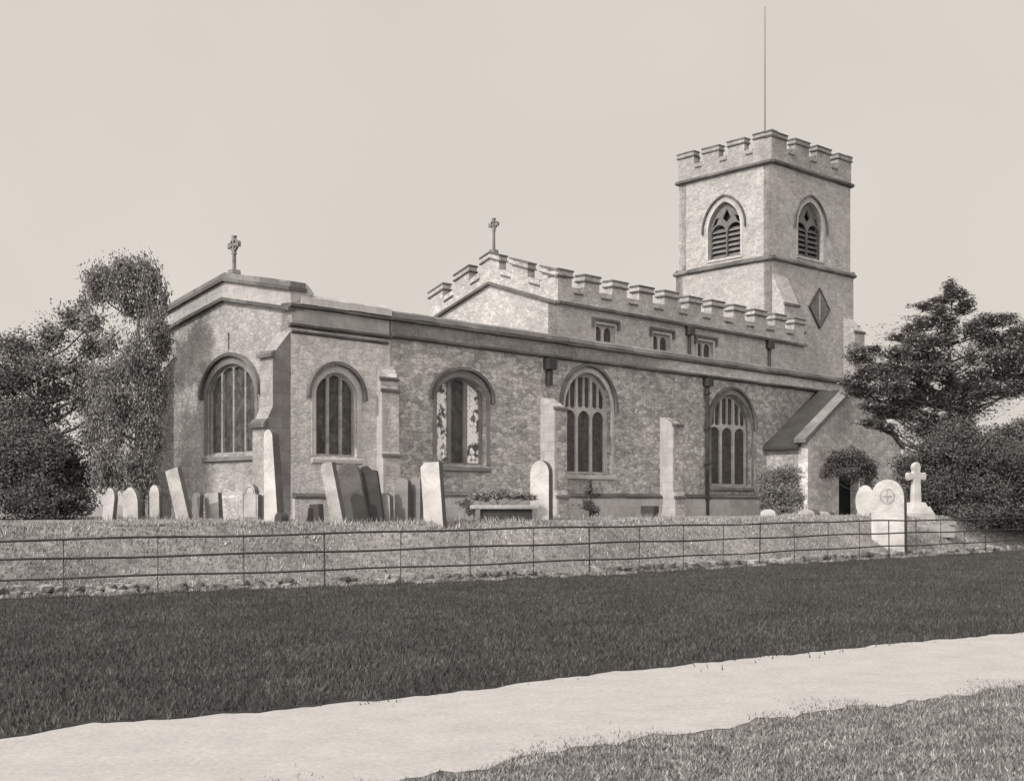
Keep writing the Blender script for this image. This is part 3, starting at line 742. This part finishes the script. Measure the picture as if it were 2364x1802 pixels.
mb.prism([(dc-.035, dh-.62), (dc+.035, dh-.62), (dc+.05, dh+.1), (dc+.02, dh+.8), (dc-.02, dh+.8), (dc-.05, dh+.1)], ts, -.10, -.07, 2)
for q in range(12):
    a_ = q*math.pi/6; cx_, cz_ = dc+.62*math.sin(a_)*.95, dh+.62*math.cos(a_)
    mb.box(cx_-.025, cx_+.025, -.085, -.07, cz_-.05, cz_+.05, 3)
mb.build('clock_dial', ['lead', 'slate', 'tower_par', 'coping'], tower)
def tbutt(s0, s1, stages, fr):
    mb = MB(); pts = [(-.05, B0)]
    for i, (p, ht, hi) in enumerate(stages): pts += [(p, B0 if i == 0 else stages[i-1][2]), (p, ht)]
    pts += [(0, stages[-1][2]), (-.05, stages[-1][2])]; mb.profile(pts, s0, s1, fr, 0)
    for i, (p, ht, hi) in enumerate(stages): mb.profile([(p-.02, ht-.1), (p+.07, ht-.1), (p+.07, ht), (p-.02, ht+.06)], s0-.04, s1+.04, fr, 1)
    mb.build('tower_buttress', ['tower', 'dark_moulding'], tower)
tbutt(.002, 1.3, [(1.5, 8.0, 8.5), (1.1, 10.6, 11.0), (.75, 12.0, 13.6)], ts)
tbutt(TL-1.0, TL, [(1.3, 8.0, 8.5), (.7, 11.2, 12.0)], ts)
tbutt(.2, 1.2, [(1.4, 8.0, 8.5), (.55, 11.6, 12.3)], tw)
mb = MB(); mb.tube([(TL*.5, TW*.5, TC), (TL*.5, TW*.5, 24), (TL*.5, TW*.5, 29.3)], [.04, .035, .02], 8); mb.build('flagpole', 'lead', tower)

# ------------------------------------------------------------ iron railing
def frange(a, b, s):
    while a < b: yield a; a += s
# arc length points along the fence
fx = np.arange(-24, 34, .05); fyv = fy(fx); L_ = np.concatenate([[0], np.cumsum(np.hypot(np.diff(fx), np.diff(fyv)))])
def fpos(s): return float(np.interp(s, L_, fx)), float(np.interp(s, L_, fyv))
rail = empty('iron_railing', (fpos(0)[0], fpos(0)[1], 0))
tag(rail, 'long dark three-rail iron railing curving between lawn and churchyard', 'railing')
ro = Vector(rail.location)
for hgt, r in ((1.13, .023), (.75, .023), (.36, .021)):
    mb = MB(); pts = []
    for i, s in enumerate(np.arange(0, L_[-1], .8)):
        x, y = fpos(s); pts.append(Vector((x, y, hgt*float(np.interp(x, [-10, -1, 12], [.91, 1.02, 1.06]))+.012*math.sin(s*1.3+hgt*9)+.01*math.sin(s*.5)))-ro)
    mb.tube(pts, r, 6); mb.build('rail', 'rail', rail, True)
for i, s in enumerate(np.arange(.6, L_[-1], 1.75)):
    x, y = fpos(s); mb = MB(); t_ = rnd.uniform(-.02, .02); z1 = 1.14*float(np.interp(x, [-10, -1, 12], [.91, 1.02, 1.06]))+rnd.uniform(0, .03)
    mb.tube([Vector((x, y+.03, -.1))-ro, Vector((x+t_, y+.03, z1))-ro], .010 if i % 4 else .017, 6)
    mb.build('post', 'rail', rail)

# low broken rubble edging at the foot of the bank
kx0 = 0.5; k0 = fpos(kx0); kerb_loc = Vector((k0[0], k0[1]+.25, 0))
mb = MB(); rk = random.Random(31); s = .5; ko = kerb_loc
while s < L_[-1]-6:
    w_ = rk.uniform(.10, .32); x, y = fpos(s+w_/2); x2, y2 = fpos(s+w_/2+.1); a = math.atan2(y2-y, x2-x)
    if rk.random() < .92:
        for lay in range(2):
            if lay and rk.random() < .35: continue
            hh = rk.uniform(.07, .15); z0 = -.03+lay*.1; dp = rk.uniform(.16, .26); bmk = bmesh.new(); bmesh.ops.create_icosphere(bmk, subdivisions=1, radius=1)
            m_ = Matrix.Translation(Vector((x, y+.42+lay*.08, z0+hh*.5))-ko) @ Matrix.Rotation(a+rk.uniform(-.3, .3), 4, 'Z') @ Matrix.Rotation(rk.uniform(-.2, .2), 4, 'Y')
            vs = []
            for v in bmk.verts:
                q = [math.copysign(abs(c)**.55, c) for c in v.co]
                vs.append(m_ @ Vector((q[0]*w_*.55*rk.uniform(.85, 1.1), q[1]*dp*rk.uniform(.85, 1.1), q[2]*hh*.62*rk.uniform(.85, 1.1))))
            mb.add(vs, [tuple(v.index for v in f.verts) for f in bmk.faces]); bmk.free()
    s += w_*rk.choice((.95, .95, 1.0, 1.5))
ob = mb.build('rubble_stones', 'rubble_loose'); ob.location = kerb_loc; tag(ob, 'low broken line of pale rubble stones at the foot of the bank behind the railing', 'rubble', kind='stuff')

# ------------------------------------------------------------ gravestones
def stone_profile(kind, w_, h_):
    a = w_/2
    if kind == 'round':
        return [(-a, 0), (a, 0)]+[(a*math.cos(math.pi*i/12), h_-a+a*math.sin(math.pi*i/12)) for i in range(13)]
    if kind == 'low_round':
        return [(-a, 0), (a, 0)]+[(a*math.cos(math.pi*i/12), h_-a*.45+a*.45*math.sin(math.pi*i/12)) for i in range(13)]
    if kind == 'shoulder':
        r = a*.62; return [(-a, 0), (a, 0), (a, h_-r-.05), (r, h_-r-.02)]+[(r*math.cos(math.pi*i/10), h_-r+r*math.sin(math.pi*i/10)) for i in range(11)]+[(-r, h_-r-.02), (-a, h_-r-.05)]
    if kind == 'ogee':
        pts = [(-a, 0), (a, 0), (a, h_*.9)]
        for i in range(1, 12):
            x = a-2*a*i/12; q = abs(x)/a; pts.append((x, h_*.9+h_*.1*(.5+.5*math.cos(math.pi*q))+.02*math.sin(3*math.pi*q)))
        return pts+[(-a, h_*.9)]
    if kind == 'gothic':
        p, _ = arch(-a, a, 0, h_-a*1.1, h_, 7, True); return p
    if kind == 'oval':
        return [(a*math.cos(2*math.pi*i/22-math.pi/2), h_/2+h_/2*math.sin(2*math.pi*i/22-math.pi/2)) for i in range(22)]
    if kind == 'taper':
        b = a*.62; return [(-a, 0), (a, 0), (b, h_-b)]+[(b*math.cos(math.pi*i/10), h_-b+b*math.sin(math.pi*i/10)) for i in range(1, 10)]+[(-b, h_-b)]
    if kind == 'slant': return [(-a, 0), (a, 0), (a, h_*.93), (a*.55, h_), (-a, h_*.985)]
    return [(-a, 0), (a, 0), (a, h_), (-a, h_)]
def headstone(label, px, z, w_, h_, kind='round', mat='pale', th=.11, yaw=0, tilt=0, lean=0, sink=.12, group='headstones in the churchyard', base=None, inset=True, name='headstone', cat='headstone', panel=None):
    x = X(px, z); zz = T(x, z) if base is None else base
    root = empty(name, (x, z, zz-sink)); tag(root, label, cat, group)
    root.rotation_euler = (R(lean), R(tilt), 0)      # leaning in the picture plane / to and fro
    M0 = Matrix.Rotation(R(TH+yaw), 4, 'Z')
    mb = MB(); fr = lambda a, h, d: tuple(M0 @ Vector((d, a, h)))
    prof = stone_profile(kind, w_, h_+sink)
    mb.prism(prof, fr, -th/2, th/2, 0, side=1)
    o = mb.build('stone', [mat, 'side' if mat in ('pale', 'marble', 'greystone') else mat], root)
    bm = bmesh.new(); bm.from_mesh(o.data); bmesh.ops.remove_doubles(bm, verts=bm.verts, dist=.0005); bm.to_mesh(o.data); bm.free()
    bv = o.modifiers.new('bevel', 'BEVEL'); bv.width = .014; bv.segments = 2; bv.limit_method = 'ANGLE'; bv.angle_limit = R(50)
    if panel:
        mb = MB(); sc = .78
        pr = [(a*sc, sink*.4+.2*h_+(h-0)*.72) for a, h in prof]
        if panel: mb.ring(pr, [(a*1.10, h+(.03 if h > h_*.5 else -.03)) for a, h in pr], fr, -th/2-.012, -th/2+.01, 0, True)
        mb.build('carved_border' if panel else 'inscription', 'greystone' if mat in ('marble', 'pale') else 'darkstone', root)
    return root
HS = headstone
HS('narrow white leaning headstone at the far left under the hanging tree', 250, 31, .52, .85, 'gothic', 'pale', tilt=6)
HS('pointed pale headstone just left of the hanging tree trunk', 306, 33, .80, .92, 'gothic', 'pale', tilt=-2)
HS('small pale round headstone beside the tree trunk foot', 361, 34, .52, 1.0, 'round', 'pale', tilt=-1)
HS('tall pale headstone tipping steeply left by the east wall', 430, 32.5, .62, 1.42, 'flat', 'pale', tilt=-13, th=.13)
HS('narrow grey headstone right of the steeply tipped one', 455, 33.5, .38, .78, 'low_round', 'greystone', tilt=2)
HS('low square pale headstone under the left of the east window', 496, 33.5, .66, .78, 'flat', 'pale', tilt=-3, th=.13)
HS('round topped headstone with dark carved border under the east window', 582, 32.5, .72, .98, 'shoulder', 'pale', panel=True, th=.14)
HS('very tall tapering white headstone in front of the corner buttress', 634, 29, .56, 2.22, 'taper', 'marble', th=.2, tilt=-2, inset=False)
HS('little dark rounded stone at the foot of the tall white one', 650, 28.5, .28, .26, 'round', 'darkstone', inset=False, th=.2)
HS('tiny leaning pale stone with a dark side, left of the small block', 706, 29, .22, .40, 'flat', 'greystone', tilt=6, inset=False, th=.16)
HS('small dark square headstone between tiny stone and big pale leaning one', 734, 29, .34, .48, 'flat', 'darkstone', tilt=-4, inset=False, th=.16)
HS('large pale headstone leaning left in front of two dark ones', 786, 28.9, .46, 1.50, 'slant', 'pale', tilt=-11, th=.12)
HS('dark leaning headstone with high rounded top behind the big pale one', 828, 29.8, .62, 1.50, 'round', 'midstone', tilt=-10, th=.14, yaw=26)
HS('dark leaning headstone with lower shoulder, right of its dark twin', 862, 29.9, .60, 1.40, 'ogee', 'darkstone', tilt=-8, th=.16, yaw=36)
HS('small pale squat headstone right of the two dark leaning ones', 890, 30.2, .52, .74, 'low_round', 'pale', tilt=-2, th=.12, inset=False, panel=None)
HS('thin grey headstone seen nearly edge on, left of the bright slab', 930, 30.5, .42, 1.12, 'low_round', 'greystone', th=.13, yaw=10)
HS('narrow grey headstone touching the left side of the bright slab', 962, 30.6, .36, 1.1, 'flat', 'greystone', th=.1)
HS('bright broad slab headstone with dark right edge left of the flat tomb', 1006, 29.2, .66, 1.46, 'slant', 'marble', th=.13, tilt=-4)
HS('white upright headstone with one rounded shoulder behind the flat tomb', 1250, 34.0, .70, 1.32, 'round', 'marble', th=.17, base=1.60-.0, sink=.5)
HS('low grey stone against the wall left of the second buttress', 1500, 44, .60, .42, 'flat', 'darkstone', inset=False, th=.3)
HS('small white rounded boulder-like headstone below the porch roof', 1780, 44, .62, .30, 'low_round', 'marble', inset=False, th=.4)
HS('low pale stone lying left of the porch doorway', 1868, 46.5, .7, .28, 'low_round', 'pale', inset=False, th=.4)
HS('low pale stone nearest the porch doorway', 1906, 47, .6, .22, 'low_round', 'pale', inset=False, th=.4)
HS('oval white headstone between porch door and largest headstone', 1999, 45, .78, 1.16, 'oval', 'marble', th=.14, inset=False, sink=.02)
r_ = HS('largest white round topped headstone standing just behind the railing at right', 2053, 41.0, 1.18, 2.32, 'round', 'marble', th=.2, tilt=-.5)
M0 = Matrix.Rotation(R(TH), 4, 'Z'); fr = lambda a, h, d: tuple(M0 @ Vector((d, a, h)))
mb = MB(); n = 24
mb.ring([(.22*math.cos(2*math.pi*i/n), 1.88+.22*math.sin(2*math.pi*i/n)) for i in range(n)], [(.27*math.cos(2*math.pi*i/n), 1.88+.27*math.sin(2*math.pi*i/n)) for i in range(n)], fr, -.115, -.08, 0, True)
mb.prism([(-.03, 1.68), (.03, 1.68), (.03, 2.08), (-.03, 2.08)], fr, -.115, -.08); mb.prism([(-.16, 1.85), (-.04, 1.85), (-.04, 1.91), (-.16, 1.91)], fr, -.115, -.08); mb.prism([(.04, 1.85), (.16, 1.85), (.16, 1.91), (.04, 1.91)], fr, -.115, -.08)
mb.build('carved_roundel', 'pale', r_)
# cross monument
x, z = X(2114, 45.5), 45.5; b = 1.22
cr = empty('cross_monument', (x, z, b)); tag(cr, 'white stone cross on a stepped plinth before the dark yew', 'grave cross')
M0 = Matrix.Rotation(R(20), 4, 'Z'); fr = lambda a, h, d: tuple(M0 @ Vector((a, d, h)))
def arm(p0, p1, w0, w1):
    return p0, p1, w0, w1
mb = MB()
cr_poly = [(-.19, .5), (.19, .5), (.15, 1.38), (.17, 1.42), (.28, 1.40), (.36, 1.36), (.41, 1.46), (.42, 1.56), (.38, 1.68), (.28, 1.66), (.16, 1.66), (.14, 1.72), (.17, 1.86), (.14, 1.98), (0, 2.06), (-.14, 1.98), (-.17, 1.86), (-.14, 1.72), (-.16, 1.66), (-.28, 1.66), (-.38, 1.68), (-.42, 1.56), (-.41, 1.46), (-.36, 1.36), (-.28, 1.40), (-.17, 1.42), (-.15, 1.38)]
mb.prism(cr_poly, fr, -.1, .1)
o = mb.build('cross', 'marble', cr); bv = o.modifiers.new('bevel', 'BEVEL'); bv.width = .03; bv.segments = 2; bv.limit_method = 'ANGLE'; bv.angle_limit = R(40)
mb = MB()
for w0, w1, h0, h1 in ((.30, .24, .42, .58), (.46, .36, .18, .42), (.5, .48, -.25, .18)):
    c = [M0 @ Vector((sx*ww, sy*ww, hh)) for hh, ww in ((h0, w0), (h1, w1)) for sx, sy in ((-1, -1), (1, -1), (1, 1), (-1, 1))]
    mb.add(c, [(3, 2, 1, 0), (4, 5, 6, 7), (0, 1, 5, 4), (1, 2, 6, 5), (2, 3, 7, 6), (3, 0, 4, 7)])
mb.build('plinth', 'marble', cr)
# kerbed grave beside the cross
kx, kz = X(2146, 44.2), 44.2
kb = empty('grave_kerb', (kx, kz, T(kx, kz))); tag(kb, 'long pale stone kerb edging the grave in front of the cross', 'grave kerb')
mb = MB(); hh = .14
mb.box(-.85, .85, -.12, .06, -.3, hh); mb.box(-.85, -.7, .06, .9, -.3, hh-.003); mb.box(.7, .85, .06, .9, -.3, hh-.003); mb.box(-.7, .7, .78, .9, -.3, hh-.002)
mb.box(.66, .9, -.18, .1, hh, hh+.13)
mb.build('kerb_stones', 'pale', kb)
# flat tomb
tx, tz = X(1165, 31.5), 31.5; tb = empty('ledger_tomb', (tx, tz, T(tx, tz)), R(6)); tag(tb, 'low table tomb with pale ledger slab and sides coloured dark as shade right of the bright slab', 'tomb')
mb = MB(); mb.box(-.86, .86, -.45, .45, .36, .46); o = mb.build('ledger_slab', 'pale', tb)
bv = o.modifiers.new('bevel', 'BEVEL'); bv.width = .02; bv.segments = 2
mb = MB(); mb.box(-.78, .78, -.36, .38, -.3, .355); mb.build('tomb_side', 'darkstone', tb)  # shade under the ledger put into the dark colour of the sides
for sx in (-.72, .72):
    mb = MB(); mb.box(sx-.06, sx+.06, -.43, -.365, -.2, .355); mb.build('corner_leg', 'greystone', tb)
# white marker post far right behind railing
px_ = X(2290, 47); mp = MB(); mp.tube([(0, 0, -.2), (.01, 0, .46)], [.035, .03], 8); o = mp.build('marker_post', 'marble', None); o.location = (px_, 47, 1.12); tag(o, 'thin white post standing before the dark bushes at far right', 'post')

# ------------------------------------------------------------ vegetation
def leaves(name, clumps, n, size, mat, parent, aspect=1.6, hang=0.0, flat=0.0, seed=1, shell=.55, droop=0.0, soft=False):
    """clumps = (centre, (rx,ry,rz), weight): n leaf faces spread through the volumes"""
    rg = np.random.default_rng(seed)
    wts = np.array([c[2]*(c[1][0]*c[1][1]*c[1][2])**(2/3) for c in clumps]); wts /= wts.sum()
    which = rg.choice(len(clumps), n, p=wts)
    cen = np.array([list(c[0]) for c in clumps])[which]; rad = np.array([c[1] for c in clumps])[which]
    d = rg.normal(size=(n, 3)); d /= np.linalg.norm(d, axis=1)[:, None]
    rr = rg.uniform(0, 1, n)**shell if not soft else np.clip(np.abs(rg.normal(size=n))*.6, 0, 1.25)
    # lumpy surface
    ph = which*1.7
    lump = 1+.22*np.sin(d[:, 0]*5+ph)+.2*np.sin(d[:, 2]*6+ph*2)+.15*np.sin(d[:, 1]*7+ph)
    # sub-clusters so that twigs read: snap part of the points to random twig centres
    p = cen+d*rad*(rr*lump)[:, None]
    k = max(n//26, 1); tw_ = p[rg.integers(0, n, k)]; own = rg.integers(0, k, n); mixm = rg.uniform(size=n) < .8
    # each point joins a twig centre of its own clump nearby: choose by shuffled nearest of 4
    cand = rg.integers(0, k, (n, 5)); dist = np.linalg.norm(tw_[cand]-p[:, None, :], axis=2); best = cand[np.arange(n), dist.argmin(1)]
    near = dist.min(1) < rad.min(1)*.9
    sel = mixm & near
    tws = size*np.array([2.2, 2.2, 1.1+hang*2.5])
    p[sel] = tw_[best[sel]]+rg.normal(size=(sel.sum(), 3))*tws
    if droop: p[:, 2] -= droop*np.abs(rg.normal(size=n))*size*3
    a = rg.normal(size=(n, 3)); 
    if hang: a[:, 2] -= hang*3
    if flat: a[:, 2] *= (1-flat)
    a /= np.linalg.norm(a, axis=1)[:, None]
    b = np.cross(a, rg.normal(size=(n, 3)));
    if flat: b = np.cross(a, np.array([0, 0, 1.0])+rg.normal(size=(n, 3))*(1-flat))
    b /= np.linalg.norm(b, axis=1)[:, None]
    s = size*rg.uniform(.6, 1.4, n)[:, None]
    a = a*s*aspect/2; b = b*s/2
    v = np.stack([p-a, p+b*.9, p+a, p-b*.9], 1).reshape(-1, 3)
    me = bpy.data.meshes.new(name); me.vertices.add(4*n); me.vertices.foreach_set('co', v.ravel())
    me.loops.add(4*n); me.loops.foreach_set('vertex_index', np.arange(4*n)); me.polygons.add(n)
    me.polygons.foreach_set('loop_start', np.arange(n)*4); me.polygons.foreach_set('loop_total', np.full(n, 4))
    me.update(calc_edges=True); me.materials.append(M[mat])
    o = bpy.data.objects.new(name, me); C.objects.link(o)
    if parent: o.parent = parent
    return o
def tree(name, label, cat, px, z, clumps_px, n, size, mat, trunk_r=.16, seed=1, group=None, depth=1.0, trunk_top=None, **kw):
    """clumps_px: (px, py, rx px, ry px[, dz[, weight]]) at depth z(+dz)"""
    x = X(px, z); base = T(x, z); root = empty(name, (x, z, base)); tag(root, label, cat, group); ro = Vector(root.location)
    rr = random.Random(seed); cl = []
    for c in clumps_px:
        cx_, cy_, rx, ry = c[:4]; dz = c[4] if len(c) > 4 else rr.uniform(-1.0, 1.0)*depth; wt = c[5] if len(c) > 5 else 1
        zz = z+dz; k_ = zz/F; cl.append((at(cx_, cy_, zz)-ro, (rx*k_, max(rx, ry)*k_*.9, ry*k_), wt))
    leaves('crown', cl, n, size, mat, root, seed=seed, **kw)
    top = at(px, trunk_top if trunk_top else min(c[1] for c in clumps_px)+10, z)-ro
    mb = MB(); pts = [Vector((0, 0, -.3)), Vector((0, 0, .3))]; m_ = 8
    for i in range(1, m_+1):
        q = i/m_; pts.append(Vector((top.x*q+.06*math.sin(i*1.9), top.y*q+.05*math.cos(i*2.3), top.z*q)))
    mb.tube(pts, [trunk_r*1.4, trunk_r*1.1]+[trunk_r*(1-.88*i/m_) for i in range(1, m_+1)], 8)
    for c, r_, wt in cl:
        hz = max(min(c.z-.35*abs(c.x)-.3, top.z*.95), .4); q = hz/top.z
        st = Vector((top.x*q, top.y*q, hz)); mid = (st+c)/2+Vector((0, 0, -.08*abs(c.x)))
        if (c-st).length > .3:
            rb = trunk_r*.42*(1-.6*q); mb.tube([st, mid, c], [rb, rb*.7, rb*.3], 6)
            for _ in range(3):
                e = c+Vector((rr.uniform(-1, 1)*r_[0], rr.uniform(-1, 1)*r_[1], rr.uniform(-.6, .8)*r_[2]))*.85
                mb.tube([mid.lerp(c, .5), e], [rb*.4, rb*.12], 5)
    mb.build('trunk', 'bark', root, True)
    return root
# hanging birch against the church corner
tree('birch_tree', 'tall thin tree with hanging twigs overlapping the left end of the gabled chapel', 'tree', 322, 36.5, [
    (300, 635, 48, 38, 0), (345, 650, 34, 48, -.2), (240, 645, 40, 34, .3), (272, 672, 44, 34, 0), (340, 705, 34, 40, .2), (225, 680, 26, 22, .2), (325, 612, 16, 18, 0), (297, 715, 26, 32, .2, .5),
    (360, 755, 34, 52, -.2), (372, 800, 26, 42, .2), (320, 820, 42, 48, -.4), (345, 880, 42, 60, 0), (290, 860, 46, 34, .3), (268, 910, 44, 34, -.3), (335, 960, 38, 56, 0), (350, 1020, 30, 50, .2),
    (290, 960, 34, 30, .3), (310, 1070, 42, 46, -.2), (270, 1100, 34, 34, .2, .9), (335, 1110, 34, 44, .1), (355, 905, 34, 50, .3),
    (255, 790, 50, 60, 0, .12), (240, 880, 60, 60, 0, .35), (265, 1000, 50, 60, 0, .5), (215, 650, 34, 40, 0, .35), (280, 610, 30, 26, 0, .4), (380, 690, 10, 40, 0, .4), (235, 1090, 34, 60, 0, .4), (220, 960, 40, 50, 0, .3)],
    80000, .045, 'leaf_birch', .15, 11, 'churchyard trees', depth=.5, hang=1.1, aspect=2.0, soft=True)
tree('broadleaf_tree', 'wide dark tree filling the left edge of the picture', 'tree', 95, 41, [
    (30, 800, 50, 40), (70, 830, 60, 46), (120, 775, 44, 40), (165, 735, 36, 34), (195, 700, 26, 24, 0, .7), (215, 745, 30, 34), (210, 800, 34, 40), (100, 850, 60, 40), (180, 850, 40, 26),
    (30, 880, 70, 50), (-60, 900, 80, 90), (60, 950, 80, 50), (10, 1000, 90, 60), (235, 870, 44, 34), (245, 940, 44, 40), (215, 1000, 36, 44), (130, 960, 30, 22, 0, .6),
    (110, 905, 30, 26, 0, .6), (-100, 1000, 90, 90), (-40, 820, 50, 50), (250, 1060, 40, 40), (205, 880, 54, 44, 0, .8), (190, 930, 50, 44, 0, .6), (235, 810, 26, 26, 0, .4), (140, 900, 40, 30, 0, .6), (215, 1090, 40, 44)],
    95000, .062, 'leaf_broad', .24, 12, 'churchyard trees', depth=1.6, trunk_top=800, soft=True)
tree('yew_bush', 'solid dark yew below the wide tree at the far left', 'yew', 100, 38.5, [
    (120, 1060, 70, 90), (60, 1080, 80, 100), (170, 1110, 40, 70), (0, 1080, 80, 110), (90, 1150, 120, 60), (-80, 1090, 90, 110), (180, 1160, 40, 36)],
    60000, .06, 'leaf_yew', .2, 13, depth=.8, trunk_top=1100)
# cedar on the right
ced = [tuple([c[0], c[1], c[2]*1.08, c[3]*1.3]+list(c[4:])) for c in [(2192, 668, 14, 22, 0), (2214, 680, 26, 12, 0), (2172, 694, 26, 9, 0), (2232, 700, 20, 9, 0), (2140, 706, 34, 10, .3), (2168, 716, 24, 12, -.3), (2222, 716, 22, 10, .2),
    (2150, 742, 44, 14, 0), (2110, 760, 34, 10, .4), (2190, 745, 24, 18, 0), (2290, 742, 42, 14, 0), (2325, 734, 26, 8, .3), (2250, 760, 34, 16, -.3), (2130, 786, 50, 16, -.4), (2078, 778, 28, 9, .2), (2180, 780, 34, 18, .2),
    (2345, 776, 30, 16, 0), (2290, 785, 44, 18, .6), (2390, 760, 50, 22, 0), (2080, 815, 44, 16, 0), (2140, 822, 44, 16, .7), (1985, 820, 34, 18, -.2), (2018, 806, 20, 8, -.2), (2240, 826, 16, 14, .3), (2310, 826, 46, 14, -.4), (2370, 815, 50, 30, 0),
    (2060, 850, 54, 16, .3), (2010, 862, 40, 16, -.5), (1965, 884, 26, 18, -.3), (2120, 868, 46, 14, -.4), (2320, 862, 54, 18, .4), (2262, 872, 30, 18, 0), (2390, 870, 50, 26, 0),
    (2060, 900, 46, 16, -.6), (2125, 905, 46, 18, .4), (2250, 905, 50, 20, 0), (2300, 900, 36, 12, -.6), (2165, 925, 36, 18, 0), (2230, 940, 34, 26, .2), (2020, 938, 38, 12, -.4), (2060, 955, 40, 13, .3), (2010, 975, 30, 10, -.3), (2045, 985, 26, 9, -.3),
    (2105, 955, 30, 16, 0), (2215, 985, 42, 30, 0), (2150, 965, 24, 14, .3), (2200, 900, 26, 40, 0), (2090, 930, 60, 12, .5), (2150, 850, 60, 12, -.5), (1990, 905, 40, 12, .3), (2340, 900, 40, 14, .2)]]+[(2150, 830, 140, 90, 0, .14), (2260, 830, 120, 80, 0, .14), (2050, 880, 100, 70, 0, .14), (2240, 920, 90, 60, 0, .3), (2130, 990, 60, 40, 0, .5), (2190, 1000, 50, 36, 0, .7), (2330, 830, 70, 60, 0, .15)]
tree('cedar_tree', 'dark conifer with layered spreading boughs rising right of the porch', 'tree', 2194, 50.5, ced, 175000, .06, 'leaf_cedar', .17, 21, 'churchyard trees', depth=1.0, flat=.75, aspect=2.6, shell=.7, trunk_top=646)
tree('yew_bush', 'broad black yew behind the white stone cross', 'yew', 2240, 48, [
    (2150, 1050, 60, 55), (2210, 1030, 70, 60), (2280, 1060, 80, 70), (2130, 1110, 50, 60), (2190, 1130, 80, 70), (2280, 1150, 90, 60), (2370, 1110, 80, 90), (2110, 1160, 40, 50), (2400, 1170, 90, 50), (2230, 1190, 130, 40), (2350, 1200, 90, 30), (2092, 1080, 30, 40)],
    80000, .065, 'leaf_yew', .25, 22, depth=.9, trunk_top=1060)
tree('broadleaf_tree', 'rounded grey tree at the right edge above the black yew', 'tree', 2340, 56, [
    (2340, 1000, 44, 34), (2300, 1025, 40, 30), (2380, 1010, 60, 50), (2350, 1060, 70, 40), (2290, 1070, 50, 40)], 22000, .08, 'leaf_broad', .2, 23, 'churchyard trees', depth=1)
tree('shrub', 'round dark shrub arching over the porch doorway', 'shrub', 1990, 50.3, [
    (1958, 1056, 38, 26, 0), (1928, 1074, 28, 24, .2), (1992, 1074, 28, 28, 0), (1908, 1094, 16, 14, 0, .5), (1960, 1090, 34, 20, -.1), (2012, 1092, 14, 20, 0, .6), (2006, 1130, 10, 40, 0, .6)],
    16000, .05, 'leaf_yew', .05, 24, depth=.2, trunk_top=1090)
tree('shrub', 'loose grey shrub against the porch side wall under its dark roof', 'shrub', 1806, 49, [
    (1800, 1090, 24, 18, 0, .6), (1782, 1115, 28, 30, 0), (1826, 1100, 24, 34, .2), (1805, 1145, 40, 28, 0), (1842, 1150, 20, 26, 0), (1772, 1150, 24, 28, 0), (1800, 1172, 44, 14, 0), (1760, 1110, 16, 30, .3, .5)], 16000, .045, 'leaf_shrub', .04, 25, depth=.2, trunk_top=1110)
tree('shrub', 'low spreading shrub behind the flat tomb', 'shrub', 1150, 33.5, [
    (1112, 1145, 24, 10, 0), (1150, 1141, 28, 11, 0), (1192, 1143, 28, 9, 0), (1222, 1148, 18, 7, 0), (1075, 1160, 18, 10, 0), (1085, 1180, 12, 10, 0)], 7000, .035, 'leaf_shrub', .03, 26, depth=.2, trunk_top=1140)
tree('weed_plant', 'thin dark weed standing under the tall pointed window', 'plant', 1362, 36, [
    (1362, 1135, 9, 16, 0), (1356, 1165, 14, 12, 0), (1372, 1178, 12, 10, 0), (1362, 1115, 4, 10, 0), (1378, 1142, 10, 5, 0)], 900, .05, 'leaf_yew', .02, 27, depth=.05, trunk_top=1112)
# tufts round the graves
rt = random.Random(5)
tp = []
for px, z in ((250, 31), (306, 33), (361, 34), (430, 32.5), (496, 33.5), (582, 32.5), (634, 29), (706, 29), (785, 28.6), (822, 29.6), (856, 30.4), (890, 30), (930, 30.5), (1006, 29.2), (1100, 30.9), (1170, 30.9), (1230, 31), (1250, 34), (1290, 36), (1400, 40), (1500, 43.5), (1780, 43.5), (1868, 46), (1999, 44.6), (2053, 40.7), (2114, 44.5), (2146, 43.8)):
    for _ in range(110): tp.append((X(px, z)+rt.gauss(0, .35), z+rt.gauss(-.05, .22)))
pts = np.array(tp); blades('tuft_grass', pts, .17, .03, 'blade_bank', 0, 'longer grass growing round the feet of the gravestones', .6, 9)
